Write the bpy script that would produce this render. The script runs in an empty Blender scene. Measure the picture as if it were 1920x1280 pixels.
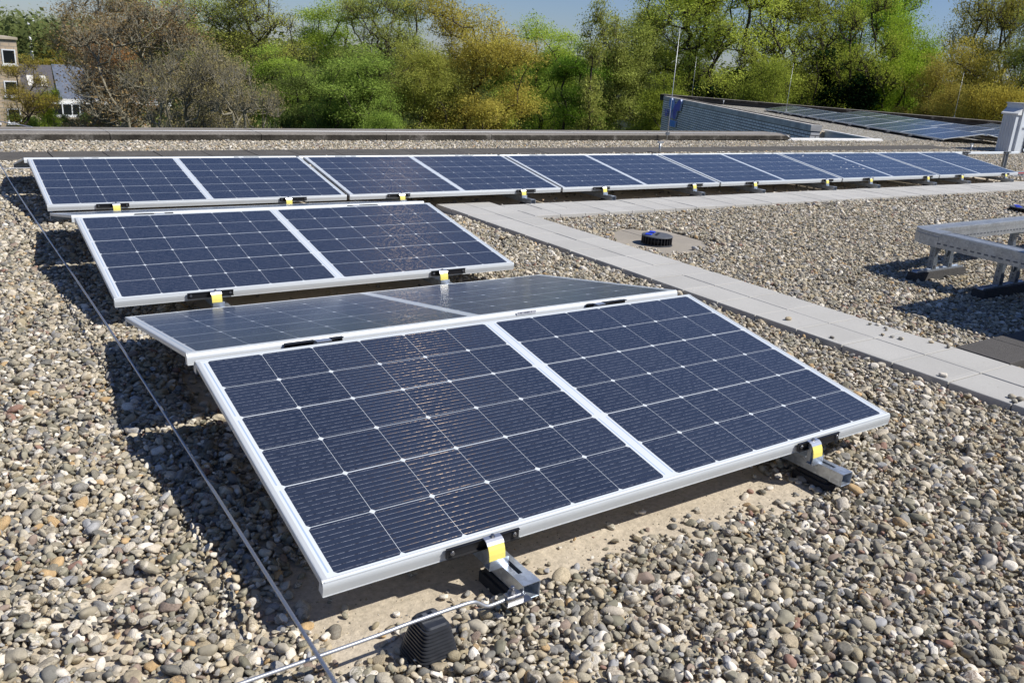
import bpy, bmesh, math, random
import numpy as np
from mathutils import Vector, Matrix
PI = math.pi
R = math.radians
S = bpy.context.scene
COL = S.collection

# ------------------------------------------------------------------ camera, world, sun, exposure
CAM = (-0.597, -1.434, 1.198)
CR = ((0.82787601, 0.12625619, -0.54651687), (-0.5572848, 0.29575658, -0.77586191), (0.06367859, 0.946883, 0.31521043))
FPX = 1580.16                                   # focal length in pixels of the 1920 px wide photo
cd = bpy.data.cameras.new('camera'); cam = bpy.data.objects.new('camera', cd); COL.objects.link(cam)
M4 = Matrix(CR).to_4x4(); M4.translation = CAM
cam.matrix_world = M4
cd.sensor_width = 36; cd.lens = FPX / 1920 * 36; cd.clip_start = 0.05; cd.clip_end = 4000
S.camera = cam
SUN = Vector((0.61, -0.69, 1.0)).normalized()
w = bpy.data.worlds.new('World'); S.world = w; w.use_nodes = True
nt = w.node_tree; nt.nodes.clear()
sky = nt.nodes.new('ShaderNodeTexSky'); sky.sky_type = 'NISHITA'; sky.sun_disc = False
sky.sun_elevation = math.asin(SUN.z); sky.sun_rotation = math.atan2(SUN.x, SUN.y)
sky.air_density = 1.0; sky.dust_density = 0.25; sky.ozone_density = 2.5
bg = nt.nodes.new('ShaderNodeBackground'); bg.inputs['Strength'].default_value = 0.062
wo = nt.nodes.new('ShaderNodeOutputWorld')
tn = nt.nodes.new('ShaderNodeMix'); tn.data_type = 'RGBA'; tn.blend_type = 'MULTIPLY'; tn.inputs[0].default_value = 1.0
tn.inputs[7].default_value = (0.88, 1.0, 1.36, 1)            # clear, slightly deeper blue air
nt.links.new(sky.outputs[0], tn.inputs[6]); nt.links.new(tn.outputs[2], bg.inputs[0]); nt.links.new(bg.outputs[0], wo.inputs[0])
sl = bpy.data.lights.new('sun', 'SUN'); sl.energy = 5.0; sl.angle = R(0.53); sl.color = (1, 0.97, 0.915)
so = bpy.data.objects.new('sun', sl); COL.objects.link(so)
so.rotation_euler = (-SUN).to_track_quat('-Z', 'Y').to_euler(); so.location = (10, -10, 30)
S.view_settings.view_transform = 'Standard'; S.view_settings.look = 'None'
S.view_settings.gamma = 1; S.view_settings.use_curve_mapping = False
S.view_settings.exposure = 0.12
S.render.engine = 'CYCLES'

# ------------------------------------------------------------------ pixel rays, used to read real positions off the photograph
def ray(x, y):
    d = Matrix(CR) @ Vector(((x - 960) / FPX, -(y - 640) / FPX, -1))
    return d
def on_z(x, y, z): d = ray(x, y); return Vector(CAM) + d * ((z - CAM[2]) / d.z)
def on_y(x, y, yy): d = ray(x, y); return Vector(CAM) + d * ((yy - CAM[1]) / d.y)
def on_plane(x, y, p, n):
    d = ray(x, y); return Vector(CAM) + d * ((Vector(p) - Vector(CAM)).dot(n) / d.dot(n))
def at_dist(x, dist, y=130):
    d = ray(x, y); h = math.hypot(d.x, d.y); return Vector(CAM) + d * (dist / h)

# ------------------------------------------------------------------ materials
MATS = {}
class NT:
    def __init__(s, name):
        s.m = bpy.data.materials.new(name); s.m.use_nodes = True; s.t = s.m.node_tree; s.t.nodes.clear()
        s.out = s.n('ShaderNodeOutputMaterial'); MATS[name] = s.m
    def n(s, typ, **kw):
        nd = s.t.nodes.new(typ)
        for k, v in kw.items():
            if k in nd.bl_rna.properties: setattr(nd, k, v)
        return nd
    def l(s, a, b): s.t.links.new(a, b)
    def put(s, sock, v):
        if isinstance(v, bpy.types.NodeSocket): s.l(v, sock)
        else: sock.default_value = v
    def math(s, op, a, b=None, c=None):
        nd = s.n('ShaderNodeMath', operation=op); s.put(nd.inputs[0], a)
        if b is not None: s.put(nd.inputs[1], b)
        if c is not None: s.put(nd.inputs[2], c)
        return nd.outputs[0]
    def mix(s, f, a, b, mode='MIX'):
        nd = s.n('ShaderNodeMix', data_type='RGBA', blend_type=mode)
        s.put(nd.inputs[0], f); s.put(nd.inputs[6], a); s.put(nd.inputs[7], b); return nd.outputs[2]
    def coord(s, which='Object', off=None):
        tc = s.n('ShaderNodeTexCoord').outputs[which]
        return tc
    def noise(s, vec, scale, detail=4, rough=0.55, out=0):
        nd = s.n('ShaderNodeTexNoise'); s.l(vec, nd.inputs['Vector']); nd.inputs['Scale'].default_value = scale
        nd.inputs['Detail'].default_value = detail; nd.inputs['Roughness'].default_value = rough; return nd.outputs[out]
    def ramp(s, f, stops, interp='LINEAR'):
        nd = s.n('ShaderNodeValToRGB'); cr = nd.color_ramp; cr.interpolation = interp
        while len(cr.elements) > 1: cr.elements.remove(cr.elements[-1])
        for i, (p, c) in enumerate(stops):
            e = cr.elements[0] if i == 0 else cr.elements.new(p)
            e.position = p; e.color = (c if len(c) == 4 else (*c, 1)) if hasattr(c, '__len__') else (c, c, c, 1)
        s.l(f, nd.inputs[0]); return nd.outputs[0]
    def bump(s, h, dist=0.01, strength=0.5):
        nd = s.n('ShaderNodeBump'); nd.inputs['Distance'].default_value = dist; nd.inputs['Strength'].default_value = strength
        s.l(h, nd.inputs['Height']); return nd.outputs[0]
    def pbr(s, col, rough=0.6, metal=0.0, normal=None, coat=0.0, coat_rough=0.03, spec=0.5):
        p = s.n('ShaderNodeBsdfPrincipled')
        s.put(p.inputs['Base Color'], col if isinstance(col, bpy.types.NodeSocket) or len(col) == 4 else (*col, 1))
        s.put(p.inputs['Roughness'], rough); s.put(p.inputs['Metallic'], metal)
        p.inputs['Coat Weight'].default_value = coat; p.inputs['Coat Roughness'].default_value = coat_rough
        p.inputs['Specular IOR Level'].default_value = spec
        if normal: s.l(normal, p.inputs['Normal'])
        s.l(p.outputs[0], s.out.inputs[0]); return p
def simple(name, col, rough=0.6, metal=0.0, var=0.12, scale=20, bump=0.0, spec=0.5, bscale=None):
    t = NT(name); c = t.coord()
    n = t.noise(c, scale, 5)
    k = t.ramp(n, [(0.25, 1 - var), (0.75, 1 + var)])
    base = t.mix(1.0, (*col, 1), k, 'MULTIPLY')
    nm = t.bump(t.noise(c, bscale or scale * 3, 4), 0.004, bump) if bump else None
    t.pbr(base, rough, metal, nm, spec=spec); return t.m

P = 0.1585; ROW = P * 1.0059; STRIP = 0.0465          # cell pitch along and up the slope, width of the middle strip
LEN = 12 * P + STRIP; WID = 6 * ROW
def cells_material():
    t = NT('solar_cells'); sep = t.n('ShaderNodeSeparateXYZ'); t.l(t.coord(), sep.inputs[0]); X, Y, Z = sep.outputs
    m = t.math
    second = m('GREATER_THAN', X, 6 * P + STRIP / 2)
    u = m('SUBTRACT', X, m('MULTIPLY', second, STRIP))
    inx = m('MULTIPLY', m('GREATER_THAN', u, 0.0), m('LESS_THAN', u, 12 * P))
    ins = m('SUBTRACT', 1.0, m('MULTIPLY', m('GREATER_THAN', X, 6 * P), m('LESS_THAN', X, 6 * P + STRIP)))
    iny = m('MULTIPLY', m('GREATER_THAN', Y, 0.0), m('LESS_THAN', Y, WID))
    fu = m('FRACT', m('DIVIDE', u, P)); fv = m('FRACT', m('DIVIDE', Y, ROW))
    dx = m('MULTIPLY', m('MINIMUM', fu, m('SUBTRACT', 1.0, fu)), P)
    dy = m('MULTIPLY', m('MINIMUM', fv, m('SUBTRACT', 1.0, fv)), ROW)
    ev = m('FRACT', m('DIVIDE', Y, 2 * ROW)); dev = m('MULTIPLY', m('MINIMUM', ev, m('SUBTRACT', 1.0, ev)), 2 * ROW)
    c1 = m('GREATER_THAN', dx, 0.00045)
    c2 = m('MULTIPLY', m('GREATER_THAN', dy, 0.0008), m('GREATER_THAN', dev, 0.0015))
    c3 = m('GREATER_THAN', m('ADD', dx, dy), 0.0088)
    mask = m('MULTIPLY', m('MULTIPLY', m('MULTIPLY', c1, c2), c3), m('MULTIPLY', m('MULTIPLY', inx, ins), iny))
    # busbar wires
    wv = m('FRACT', m('DIVIDE', Y, ROW / 10)); wd = m('MULTIPLY', m('ABSOLUTE', m('SUBTRACT', wv, 0.5)), ROW / 10)
    wire = m('LESS_THAN', wd, 0.00034)
    dots = t.ramp(t.noise(t.coord(), 160, 2, 0.6), [(0.35, 0.5), (0.68, 1.0)])
    wirecol = t.mix(1.0, (0.52, 0.53, 0.58, 1), dots, 'MULTIPLY')
    # per-cell tone
    cmb = t.n('ShaderNodeCombineXYZ'); t.l(m('FLOOR', m('DIVIDE', u, P)), cmb.inputs[0]); t.l(m('FLOOR', m('DIVIDE', Y, ROW)), cmb.inputs[1])
    wn = t.n('ShaderNodeTexWhiteNoise', noise_dimensions='3D'); t.l(cmb.outputs[0], wn.inputs['Vector'])
    cell = t.mix(wn.outputs['Value'], (0.0165, 0.0245, 0.047, 1), (0.022, 0.031, 0.056, 1))
    
    body = t.mix(wire, cell, wirecol)
    # end ribbons beside the outer cells and inside the middle strip
    rib = None
    for x0 in (-0.0105, 6 * P + 0.0085, 6 * P + STRIP - 0.0085, LEN + 0.0105):
        r = m('LESS_THAN', m('ABSOLUTE', m('SUBTRACT', X, x0)), 0.0020)
        rib = r if rib is None else m('MAXIMUM', rib, r)
    rib = m('MULTIPLY', m('MULTIPLY', rib, m('GREATER_THAN', dev, 0.011)), iny)
    back = t.mix(rib, (0.66, 0.69, 0.70, 1), (0.38, 0.47, 0.60, 1))
    col = t.mix(mask, back, body)
    # light dust film
    dust = t.ramp(t.noise(t.coord(), 3.0, 6, 0.6), [(0.3, 0.0), (0.8, 0.02)])
    oi = t.n('ShaderNodeObjectInfo')
    dsc = t.n('ShaderNodeVectorMath', operation='ADD'); t.l(t.coord(), dsc.inputs[0]); t.l(oi.outputs['Location'], dsc.inputs[1])
    spots = t.ramp(t.noise(dsc.outputs[0], 55, 2, 0.5), [(0.745, 0.0), (0.765, 0.45)])
    patch = t.ramp(t.noise(dsc.outputs[0], 1.1, 2, 0.5), [(0.55, 0.0), (0.68, 1.0)])
    df = m('ADD', dust, m('MULTIPLY', spots, patch))
    col = t.mix(df, col, (0.42, 0.40, 0.36, 1))
    p = t.pbr(col, 0.5, 0.0, None, coat=1.0, coat_rough=0.20, spec=0.25)
    p.inputs['Coat IOR'].default_value = 1.46
    # the soldered round wires glint: anisotropic metal drawn out across the wire, broken up along it
    an = t.n('ShaderNodeBsdfAnisotropic'); an.inputs['Roughness'].default_value = 0.42; an.inputs['Anisotropy'].default_value = 0.86
    an.inputs['Color'].default_value = (0.10, 0.078, 0.06, 1)
    vt = t.n('ShaderNodeVectorTransform', vector_type='VECTOR', convert_from='OBJECT', convert_to='WORLD'); vt.inputs[0].default_value = (1, 0, 0)
    t.l(vt.outputs[0], an.inputs['Tangent'])
    gl = t.ramp(t.noise(t.coord(), 70, 3, 0.7), [(0.48, 0.0), (0.60, 1.0)])
    mxs = t.n('ShaderNodeMixShader'); t.l(m('MULTIPLY', m('MULTIPLY', m('LESS_THAN', wd, 0.0005), mask), gl), mxs.inputs[0])
    t.l(p.outputs[0], mxs.inputs[1]); t.l(an.outputs[0], mxs.inputs[2]); t.l(mxs.outputs[0], t.out.inputs[0])
    return t.m
cells_material()
simple('anodised_frame', (0.60, 0.62, 0.62), 0.45, 0.25, 0.03, 8)
simple('backsheet', (0.75, 0.76, 0.76), 0.6, 0, 0.04, 8)
simple('black_metal', (0.018, 0.018, 0.02), 0.35, 0.2, 0.15, 60)
simple('yellow_plastic', (0.84, 0.71, 0.16), 0.5, 0, 0.06, 40)
simple('hook_metal', (0.72, 0.73, 0.75), 0.3, 0.85, 0.06, 30)
simple('bolt_steel', (0.38, 0.38, 0.39), 0.38, 1.0, 0.06, 30)
simple('rubber', (0.022, 0.022, 0.024), 0.75, 0, 0.35, 120, 0.6)
simple('rubber_pad', (0.055, 0.052, 0.05), 0.95, 0, 0.5, 170, 0.9, bscale=260)
simple('cone_plastic', (0.030, 0.032, 0.037), 0.30, 0, 0.25, 60)
simple('vent_plastic', (0.022, 0.022, 0.025), 0.5, 0, 0.2, 60)
simple('vent_lid', (0.10, 0.105, 0.115), 0.6, 0, 0.2, 60)
simple('blue_plastic', (0.02, 0.055, 0.55), 0.45, 0, 0.1, 60)
simple('wire_alu', (0.50, 0.51, 0.53), 0.42, 0.7, 0.05, 80)
simple('cable_steel', (0.42, 0.44, 0.48), 0.35, 0.8, 0.15, 200)
simple('sticker', (0.80, 0.80, 0.82), 0.5, 0, 0.02, 10)
simple('ink', (0.05, 0.05, 0.10), 0.6, 0, 0.02, 10)
simple('lead', (0.36, 0.38, 0.42), 0.55, 0.25, 0.2, 6, 0.3)
simple('band_concrete', (0.58, 0.55, 0.50), 0.8, 0, 0.35, 3, 0.4)
simple('white_trim', (0.72, 0.71, 0.68), 0.55, 0, 0.12, 5)
simple('unit_metal', (0.58, 0.61, 0.64), 0.5, 0.1, 0.10, 3)
simple('unit_roof', (0.66, 0.66, 0.64), 0.5, 0.0, 0.12, 4)
simple('louvre_dark', (0.10, 0.11, 0.13), 0.6, 0, 0.1, 4)
simple('galvanised_box', (0.50, 0.52, 0.54), 0.4, 0.6, 0.12, 5)
simple('sign_blue', (0.02, 0.07, 0.62), 0.4, 0, 0.05, 3)
simple('sign_light_blue', (0.04, 0.30, 0.85), 0.4, 0, 0.05, 3)
simple('sign_edge', (0.55, 0.62, 0.80), 0.5, 0, 0.05, 3)
simple('fascia', (0.34, 0.41, 0.48), 0.55, 0, 0.08, 2)
simple('dark_glass', (0.015, 0.018, 0.02), 0.08, 0, 0.1, 1)
simple('roof_tile', (0.085, 0.08, 0.09), 0.7, 0, 0.3, 6, 0.5)
simple('slate_light', (0.12, 0.14, 0.18), 0.5, 0, 0.35, 4, 0.5)
simple('white_paint', (0.78, 0.79, 0.80), 0.45, 0, 0.04, 3)
simple('cream_wall', (0.45, 0.38, 0.28), 0.8, 0, 0.2, 2)
simple('car_paint', (0.80, 0.82, 0.85), 0.25, 0.1, 0.03, 2)
simple('tyre', (0.02, 0.02, 0.02), 0.8, 0, 0.1, 5)
simple('red_paint', (0.45, 0.03, 0.02), 0.5, 0, 0.1, 5)
simple('soil_dark', (0.045, 0.055, 0.022), 0.95, 0, 0.5, 0.3, 0.4)

def galv(name, col, metal):
    t = NT(name); c = t.coord()
    v = t.n('ShaderNodeTexVoronoi'); t.l(c, v.inputs['Vector']); v.inputs['Scale'].default_value = 90
    k = t.ramp(v.outputs['Color'], [(0.1, 0.82), (0.9, 1.15)])
    n2 = t.ramp(t.noise(c, 9, 4), [(0.3, 0.85), (0.7, 1.1)])
    col = t.mix(1.0, t.mix(1.0, (*col, 1), k, 'MULTIPLY'), n2, 'MULTIPLY')
    t.pbr(col, t.ramp(t.noise(c, 30, 3), [(0.3, 0.28), (0.7, 0.48)]), metal); return t.m
galv('galvanised', (0.50, 0.55, 0.62), 0.75)
galv('shaded_leg_metal', (0.20, 0.23, 0.27), 0.6)  # galvanised tray legs, with their shade put into a darker colour
galv('galvanised_dull', (0.38, 0.40, 0.42), 0.5)

def sand_material():
    t = NT('roof_dirt'); c = t.coord()
    a = t.noise(c, 2.2, 6, 0.6); b = t.noise(c, 60, 6, 0.7)
    col = t.ramp(a, [(0.3, (0.47, 0.40, 0.30)), (0.6, (0.56, 0.48, 0.365)), (0.8, (0.41, 0.35, 0.27))])
    col = t.mix(1.0, col, t.ramp(b, [(0.3, 0.72), (0.65, 1.12)]), 'MULTIPLY')
    v = t.n('ShaderNodeTexVoronoi'); t.l(c, v.inputs['Vector']); v.inputs['Scale'].default_value = 110
    speck = t.ramp(v.outputs['Distance'], [(0.1, 1.0), (0.2, 0.0)])
    gate = t.ramp(t.noise(c, 14, 2), [(0.5, 0.0), (0.62, 0.6)])
    col = t.mix(t.math('MULTIPLY', speck, gate), col, (0.16, 0.13, 0.10, 1))
    h = t.math('ADD', t.math('MULTIPLY', t.noise(c, 18, 5), 1.2), t.math('MULTIPLY', b, 0.35))
    t.pbr(col, 0.95, 0, t.bump(h, 0.012, 0.6), spec=0.2)
sand_material()

STONES = [(0.0, (0.31, 0.285, 0.225)), (0.07, (0.39, 0.34, 0.25)), (0.15, (0.215, 0.205, 0.175)), (0.23, (0.44, 0.40, 0.32)),
          (0.31, (0.26, 0.25, 0.20)), (0.38, (0.50, 0.46, 0.39)), (0.44, (0.165, 0.165, 0.155)), (0.50, (0.33, 0.29, 0.205)),
          (0.56, (0.60, 0.575, 0.52)), (0.62, (0.24, 0.24, 0.235)), (0.69, (0.35, 0.325, 0.265)), (0.765, (0.255, 0.205, 0.175)),
          (0.80, (0.42, 0.39, 0.325)), (0.86, (0.19, 0.185, 0.145)), (0.905, (0.44, 0.32, 0.18)), (0.925, (0.32, 0.33, 0.35)), (0.955, (0.70, 0.68, 0.63)),
          (0.99, (0.25, 0.16, 0.13))]
def pebble_material():
    t = NT('pebble_stone'); oi = t.n('ShaderNodeObjectInfo'); rnd = oi.outputs['Random']
    base = t.ramp(rnd, STONES, 'CONSTANT')
    off = t.n('ShaderNodeVectorMath', operation='SCALE'); 
    cmb = t.n('ShaderNodeCombineXYZ'); t.l(rnd, cmb.inputs[0]); t.l(t.math('FRACT', t.math('MULTIPLY', rnd, 37.7)), cmb.inputs[1]); cmb.inputs[2].default_value = 1
    t.l(cmb.outputs[0], off.inputs[0]); off.inputs['Scale'].default_value = 60
    add = t.n('ShaderNodeVectorMath', operation='ADD'); t.l(t.coord(), add.inputs[0]); t.l(off.outputs[0], add.inputs[1])
    v = add.outputs[0]
    n1 = t.noise(v, 1.1, 5, 0.65); n2 = t.noise(v, 7, 4, 0.7)
    k2 = t.ramp(n2, [(0.30, 0.60), (0.5, 1.02), (0.70, 1.32)])
    col = t.mix(1.0, base, t.ramp(n1, [(0.25, 0.72), (0.5, 1.0), (0.75, 1.25)]), 'MULTIPLY')
    amt = t.math('FRACT', t.math('MULTIPLY', rnd, 113.3))
    col = t.mix(amt, col, t.mix(1.0, col, k2, 'MULTIPLY'))
    # pale veins / crust on some stones
    wv = t.n('ShaderNodeTexWave'); t.l(v, wv.inputs['Vector']); wv.inputs['Scale'].default_value = 0.16; wv.inputs['Distortion'].default_value = 9; wv.inputs['Detail'].default_value = 3
    vein = t.ramp(wv.outputs['Fac'], [(0.90, 0.0), (0.97, 0.7)])
    gate = t.math('GREATER_THAN', t.math('FRACT', t.math('MULTIPLY', rnd, 71.9)), 0.86)
    col = t.mix(t.math('MULTIPLY', vein, gate), col, (0.66, 0.62, 0.55, 1))
    crust = t.ramp(t.noise(v, 3.2, 8, 0.8), [(0.47, 0.0), (0.53, 1.0)])
    cg = t.math('GREATER_THAN', t.math('FRACT', t.math('MULTIPLY', rnd, 51.7)), 0.80)
    dk = t.math('GREATER_THAN', t.math('FRACT', t.math('MULTIPLY', rnd, 93.1)), 0.5)
    ccol = t.mix(dk, (0.15, 0.13, 0.11, 1), (0.66, 0.63, 0.57, 1))
    col = t.mix(t.math('MULTIPLY', t.math('MULTIPLY', crust, cg), 0.65), col, ccol)
    hb = t.math('FRACT', t.math('MULTIPLY', rnd, 19.3))
    bp = t.n('ShaderNodeBump'); bp.inputs['Distance'].default_value = 0.25; t.l(n2, bp.inputs['Height']); t.l(t.math('MULTIPLY', hb, 0.5), bp.inputs['Strength'])
    col = t.mix(1.0, col, (1.15, 1.09, 1.0, 1), 'MULTIPLY')
    t.pbr(col, 0.82, 0, bp.outputs[0], spec=0.28)
pebble_material()

def paver_material(name, c1, c2, dark=False):
    t = NT(name); c = t.coord()
    br = t.n('ShaderNodeVectorMath', operation='SCALE'); t.l(c, br.inputs[0]); br.inputs['Scale'].default_value = 1 / 0.2585
    fl = t.n('ShaderNodeVectorMath', operation='FLOOR'); t.l(br.outputs[0], fl.inputs[0])
    wn = t.n('ShaderNodeTexWhiteNoise', noise_dimensions='3D'); t.l(fl.outputs[0], wn.inputs['Vector'])
    n = t.noise(c, 5, 6, 0.6); f = t.noise(c, 350, 3, 0.7)
    col = t.mix(n, (*c1, 1), (*c2, 1))
    col = t.mix(1.0, col, t.ramp(wn.outputs['Value'], [(0, 0.93), (1, 1.05)]), 'MULTIPLY')
    col = t.mix(1.0, col, t.ramp(f, [(0.3, 0.82 if not dark else 0.45), (0.7, 1.12 if not dark else 1.7)]), 'MULTIPLY')
    sp = t.ramp(t.noise(c, 45, 2, 0.5), [(0.70, 0.0), (0.76, 0.4)])
    col = t.mix(sp, col, (0.16, 0.13, 0.10, 1))
    t.pbr(col, 0.92, 0, t.bump(f, 0.002, 0.5 if not dark else 1.0), spec=0.2)
paver_material('paver_grey', (0.43, 0.415, 0.385), (0.51, 0.495, 0.46))
paver_material('paver_dark', (0.075, 0.070, 0.066), (0.105, 0.098, 0.092), True)
paver_material('paver_weathered', (0.065, 0.060, 0.054), (0.13, 0.12, 0.105), True)
paver_material('paver_stained', (0.30, 0.265, 0.215), (0.38, 0.34, 0.285))

def coping_material():
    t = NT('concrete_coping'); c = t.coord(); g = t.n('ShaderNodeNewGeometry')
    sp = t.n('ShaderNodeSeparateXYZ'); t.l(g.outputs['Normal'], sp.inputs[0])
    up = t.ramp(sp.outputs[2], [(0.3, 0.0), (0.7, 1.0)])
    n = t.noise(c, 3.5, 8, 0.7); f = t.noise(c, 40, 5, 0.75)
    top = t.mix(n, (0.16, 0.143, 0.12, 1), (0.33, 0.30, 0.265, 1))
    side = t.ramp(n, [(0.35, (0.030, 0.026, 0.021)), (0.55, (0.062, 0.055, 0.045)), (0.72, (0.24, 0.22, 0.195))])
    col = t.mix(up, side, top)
    col = t.mix(1.0, col, t.ramp(f, [(0.3, 0.6), (0.7, 1.3)]), 'MULTIPLY')
    t.pbr(col, 0.95, 0, t.bump(f, 0.012, 0.8), spec=0.2)
coping_material()

def brick_material(name, c1, c2, mortar, w_, h_, ms):
    t = NT(name); b = t.n('ShaderNodeTexBrick')
    t.l(t.n('ShaderNodeUVMap').outputs[0], b.inputs['Vector'])
    b.inputs['Color1'].default_value = (*c1, 1); b.inputs['Color2'].default_value = (*c2, 1); b.inputs['Mortar'].default_value = (*mortar, 1)
    b.inputs['Scale'].default_value = 1; b.inputs['Mortar Size'].default_value = ms; b.inputs['Brick Width'].default_value = w_; b.inputs['Row Height'].default_value = h_
    k = t.ramp(t.noise(t.coord(), 1.3, 5, 0.6), [(0.3, 0.8), (0.7, 1.15)])
    t.pbr(t.mix(1.0, b.outputs['Color'], k, 'MULTIPLY'), 0.75, 0)
brick_material('brick_grey', (0.84, 0.81, 0.76), (0.90, 0.87, 0.82), (0.16, 0.155, 0.15), 0.27, 0.085, 0.013)
brick_material('brick_tan', (0.40, 0.30, 0.20), (0.50, 0.39, 0.27), (0.30, 0.26, 0.21), 0.6, 0.28, 0.03)

def gravel_far_material():
    t = NT('gravel_surface'); c = t.coord()
    v = t.n('ShaderNodeTexVoronoi'); t.l(c, v.inputs['Vector']); v.inputs['Scale'].default_value = 26
    sp = t.n('ShaderNodeSeparateColor'); t.l(v.outputs['Color'], sp.inputs[0])
    col = t.ramp(sp.outputs[0], STONES, 'CONSTANT')
    edge = t.ramp(v.outputs['Distance'], [(0.3, 1.25), (0.8, 0.35)])
    col = t.mix(1.0, col, edge, 'MULTIPLY')
    t.pbr(col, 0.9, 0, t.bump(t.math('SUBTRACT', 1.0, v.outputs['Distance']), 0.03, 1.0), spec=0.2)
gravel_far_material()

def leaf_material():
    t = NT('leaf'); oi = t.n('ShaderNodeObjectInfo'); at = t.n('ShaderNodeAttribute', attribute_name='tone')
    k = t.ramp(at.outputs['Fac'], [(0.0, 0.92), (0.5, 1.36), (1.0, 1.85)])
    hs = t.n('ShaderNodeHueSaturation'); t.l(oi.outputs['Color'], hs.inputs['Color'])
    t.l(t.math('ADD', 0.489, t.math('MULTIPLY', at.outputs['Fac'], 0.022)), hs.inputs['Hue'])
    col = t.mix(1.0, hs.outputs[0], k, 'MULTIPLY')
    d = t.n('ShaderNodeBsdfDiffuse'); tr = t.n('ShaderNodeBsdfTranslucent'); mx = t.n('ShaderNodeMixShader'); mx.inputs[0].default_value = 0.42
    t.l(col, d.inputs[0]); t.l(col, tr.inputs[0]); t.l(d.outputs[0], mx.inputs[1]); t.l(tr.outputs[0], mx.inputs[2]); t.l(mx.outputs[0], t.out.inputs[0])
leaf_material()
def bark_material():
    t = NT('bark'); oi = t.n('ShaderNodeObjectInfo'); c = t.coord()
    k = t.ramp(t.noise(c, 3, 4), [(0.3, 0.7), (0.7, 1.2)])
    t.pbr(t.mix(1.0, oi.outputs['Color'], k, 'MULTIPLY'), 0.9, 0, spec=0.1)
bark_material()
def grass_material():
    t = NT('meadow'); c = t.coord(); n = t.noise(c, 0.05, 6, 0.6)
    t.pbr(t.ramp(n, [(0.3, (0.03, 0.05, 0.015)), (0.6, (0.06, 0.08, 0.025)), (0.8, (0.10, 0.09, 0.05))]), 1.0, 0, spec=0.1)
grass_material()

# ------------------------------------------------------------------ object helpers
def tag(o, label=None, cat=None, group=None, kind=None):
    if label: o['label'] = label
    if cat: o['category'] = cat
    if group: o['group'] = group
    if kind: o['kind'] = kind
    return o
def empty(name, loc=(0, 0, 0), rot=(0, 0, 0), label=None, cat=None, group=None):
    o = bpy.data.objects.new(name, None); COL.objects.link(o); o.location = loc; o.rotation_euler = rot
    o.empty_display_size = 0.1
    return tag(o, label, cat, group)
def link(name, me, mat=None, parent=None):
    o = bpy.data.objects.new(name, me); COL.objects.link(o)
    if mat: me.materials.append(MATS[mat])
    if parent: o.parent = parent
    return o
def copy_tree(o, parent=None):
    c = o.copy(); COL.objects.link(c)
    if parent: c.parent = parent
    for ch in list(o.children): copy_tree(ch, c)
    return c
class MB:
    def __init__(s): s.v = []; s.f = []; s.sm = []; s.uv = None
    def add(s, vs, fs, smooth=False):
        b = len(s.v); s.v += [tuple(v) for v in vs]; s.f += [tuple(i + b for i in f) for f in fs]; s.sm += [smooth] * len(fs); return s
    def box(s, x0, x1, y0, y1, z0, z1, M=None):
        vs = [(x, y, z) for z in (z0, z1) for y in (y0, y1) for x in (x0, x1)]
        if M is not None: vs = [M @ Vector(v) for v in vs]
        return s.add(vs, [(0, 2, 3, 1), (4, 5, 7, 6), (0, 1, 5, 4), (2, 6, 7, 3), (0, 4, 6, 2), (1, 3, 7, 5)])
    def prism(s, prof, a, b, axis='x', M=None, smooth=False):           # profile (p,q) extruded from a to b along an axis
        n = len(prof)
        def pt(t, p, q):
            v = {'x': (t, p, q), 'y': (p, t, q), 'z': (p, q, t)}[axis]
            return M @ Vector(v) if M is not None else v
        vs = [pt(a, p, q) for p, q in prof] + [pt(b, p, q) for p, q in prof]
        s.add(vs, [(i, (i + 1) % n, n + (i + 1) % n, n + i) for i in range(n)], smooth)
        s.add([], []); base = len(s.v) - 2 * n
        s.f += [tuple(base + i for i in reversed(range(n))), tuple(base + n + i for i in range(n))]; s.sm += [False, False]
        return s
    def tube(s, pts, r, n=8, smooth=True, caps=True):
        pts = [Vector(p) for p in pts]; rr = r if hasattr(r, '__len__') else [r] * len(pts); base = len(s.v); prev = None
        for i, p in enumerate(pts):
            d = (pts[min(i + 1, len(pts) - 1)] - pts[max(i - 1, 0)]).normalized()
            a = d.orthogonal().normalized() if prev is None else (prev - d * prev.dot(d)).normalized()
            prev = a; b = d.cross(a)
            s.v += [tuple(p + (a * math.cos(2 * PI * k / n) + b * math.sin(2 * PI * k / n)) * rr[i]) for k in range(n)]
        for i in range(len(pts) - 1):
            for k in range(n):
                k2 = (k + 1) % n; s.f.append((base + i * n + k, base + i * n + k2, base + (i + 1) * n + k2, base + (i + 1) * n + k)); s.sm.append(smooth)
        if caps:
            s.f.append(tuple(base + k for k in reversed(range(n)))); e = base + (len(pts) - 1) * n; s.f.append(tuple(e + k for k in range(n))); s.sm += [False, False]
        return s
    def build(s, name, mat, parent=None, bevel=0, tri=False):
        me = bpy.data.meshes.new(name); me.from_pydata(s.v, [], s.f)
        me.polygons.foreach_set('use_smooth', s.sm); me.validate(); me.update()
        bm = bmesh.new(); bm.from_mesh(me); bmesh.ops.recalc_face_normals(bm, faces=bm.faces)
        if bevel:
            es = [e for e in bm.edges if e.is_manifold and e.calc_face_angle(0) > 0.6]
            bmesh.ops.bevel(bm, geom=es, offset=bevel, segments=2, profile=0.6, affect='EDGES')
        bm.to_mesh(me); bm.free()
        return link(name, me, mat, parent)

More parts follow.
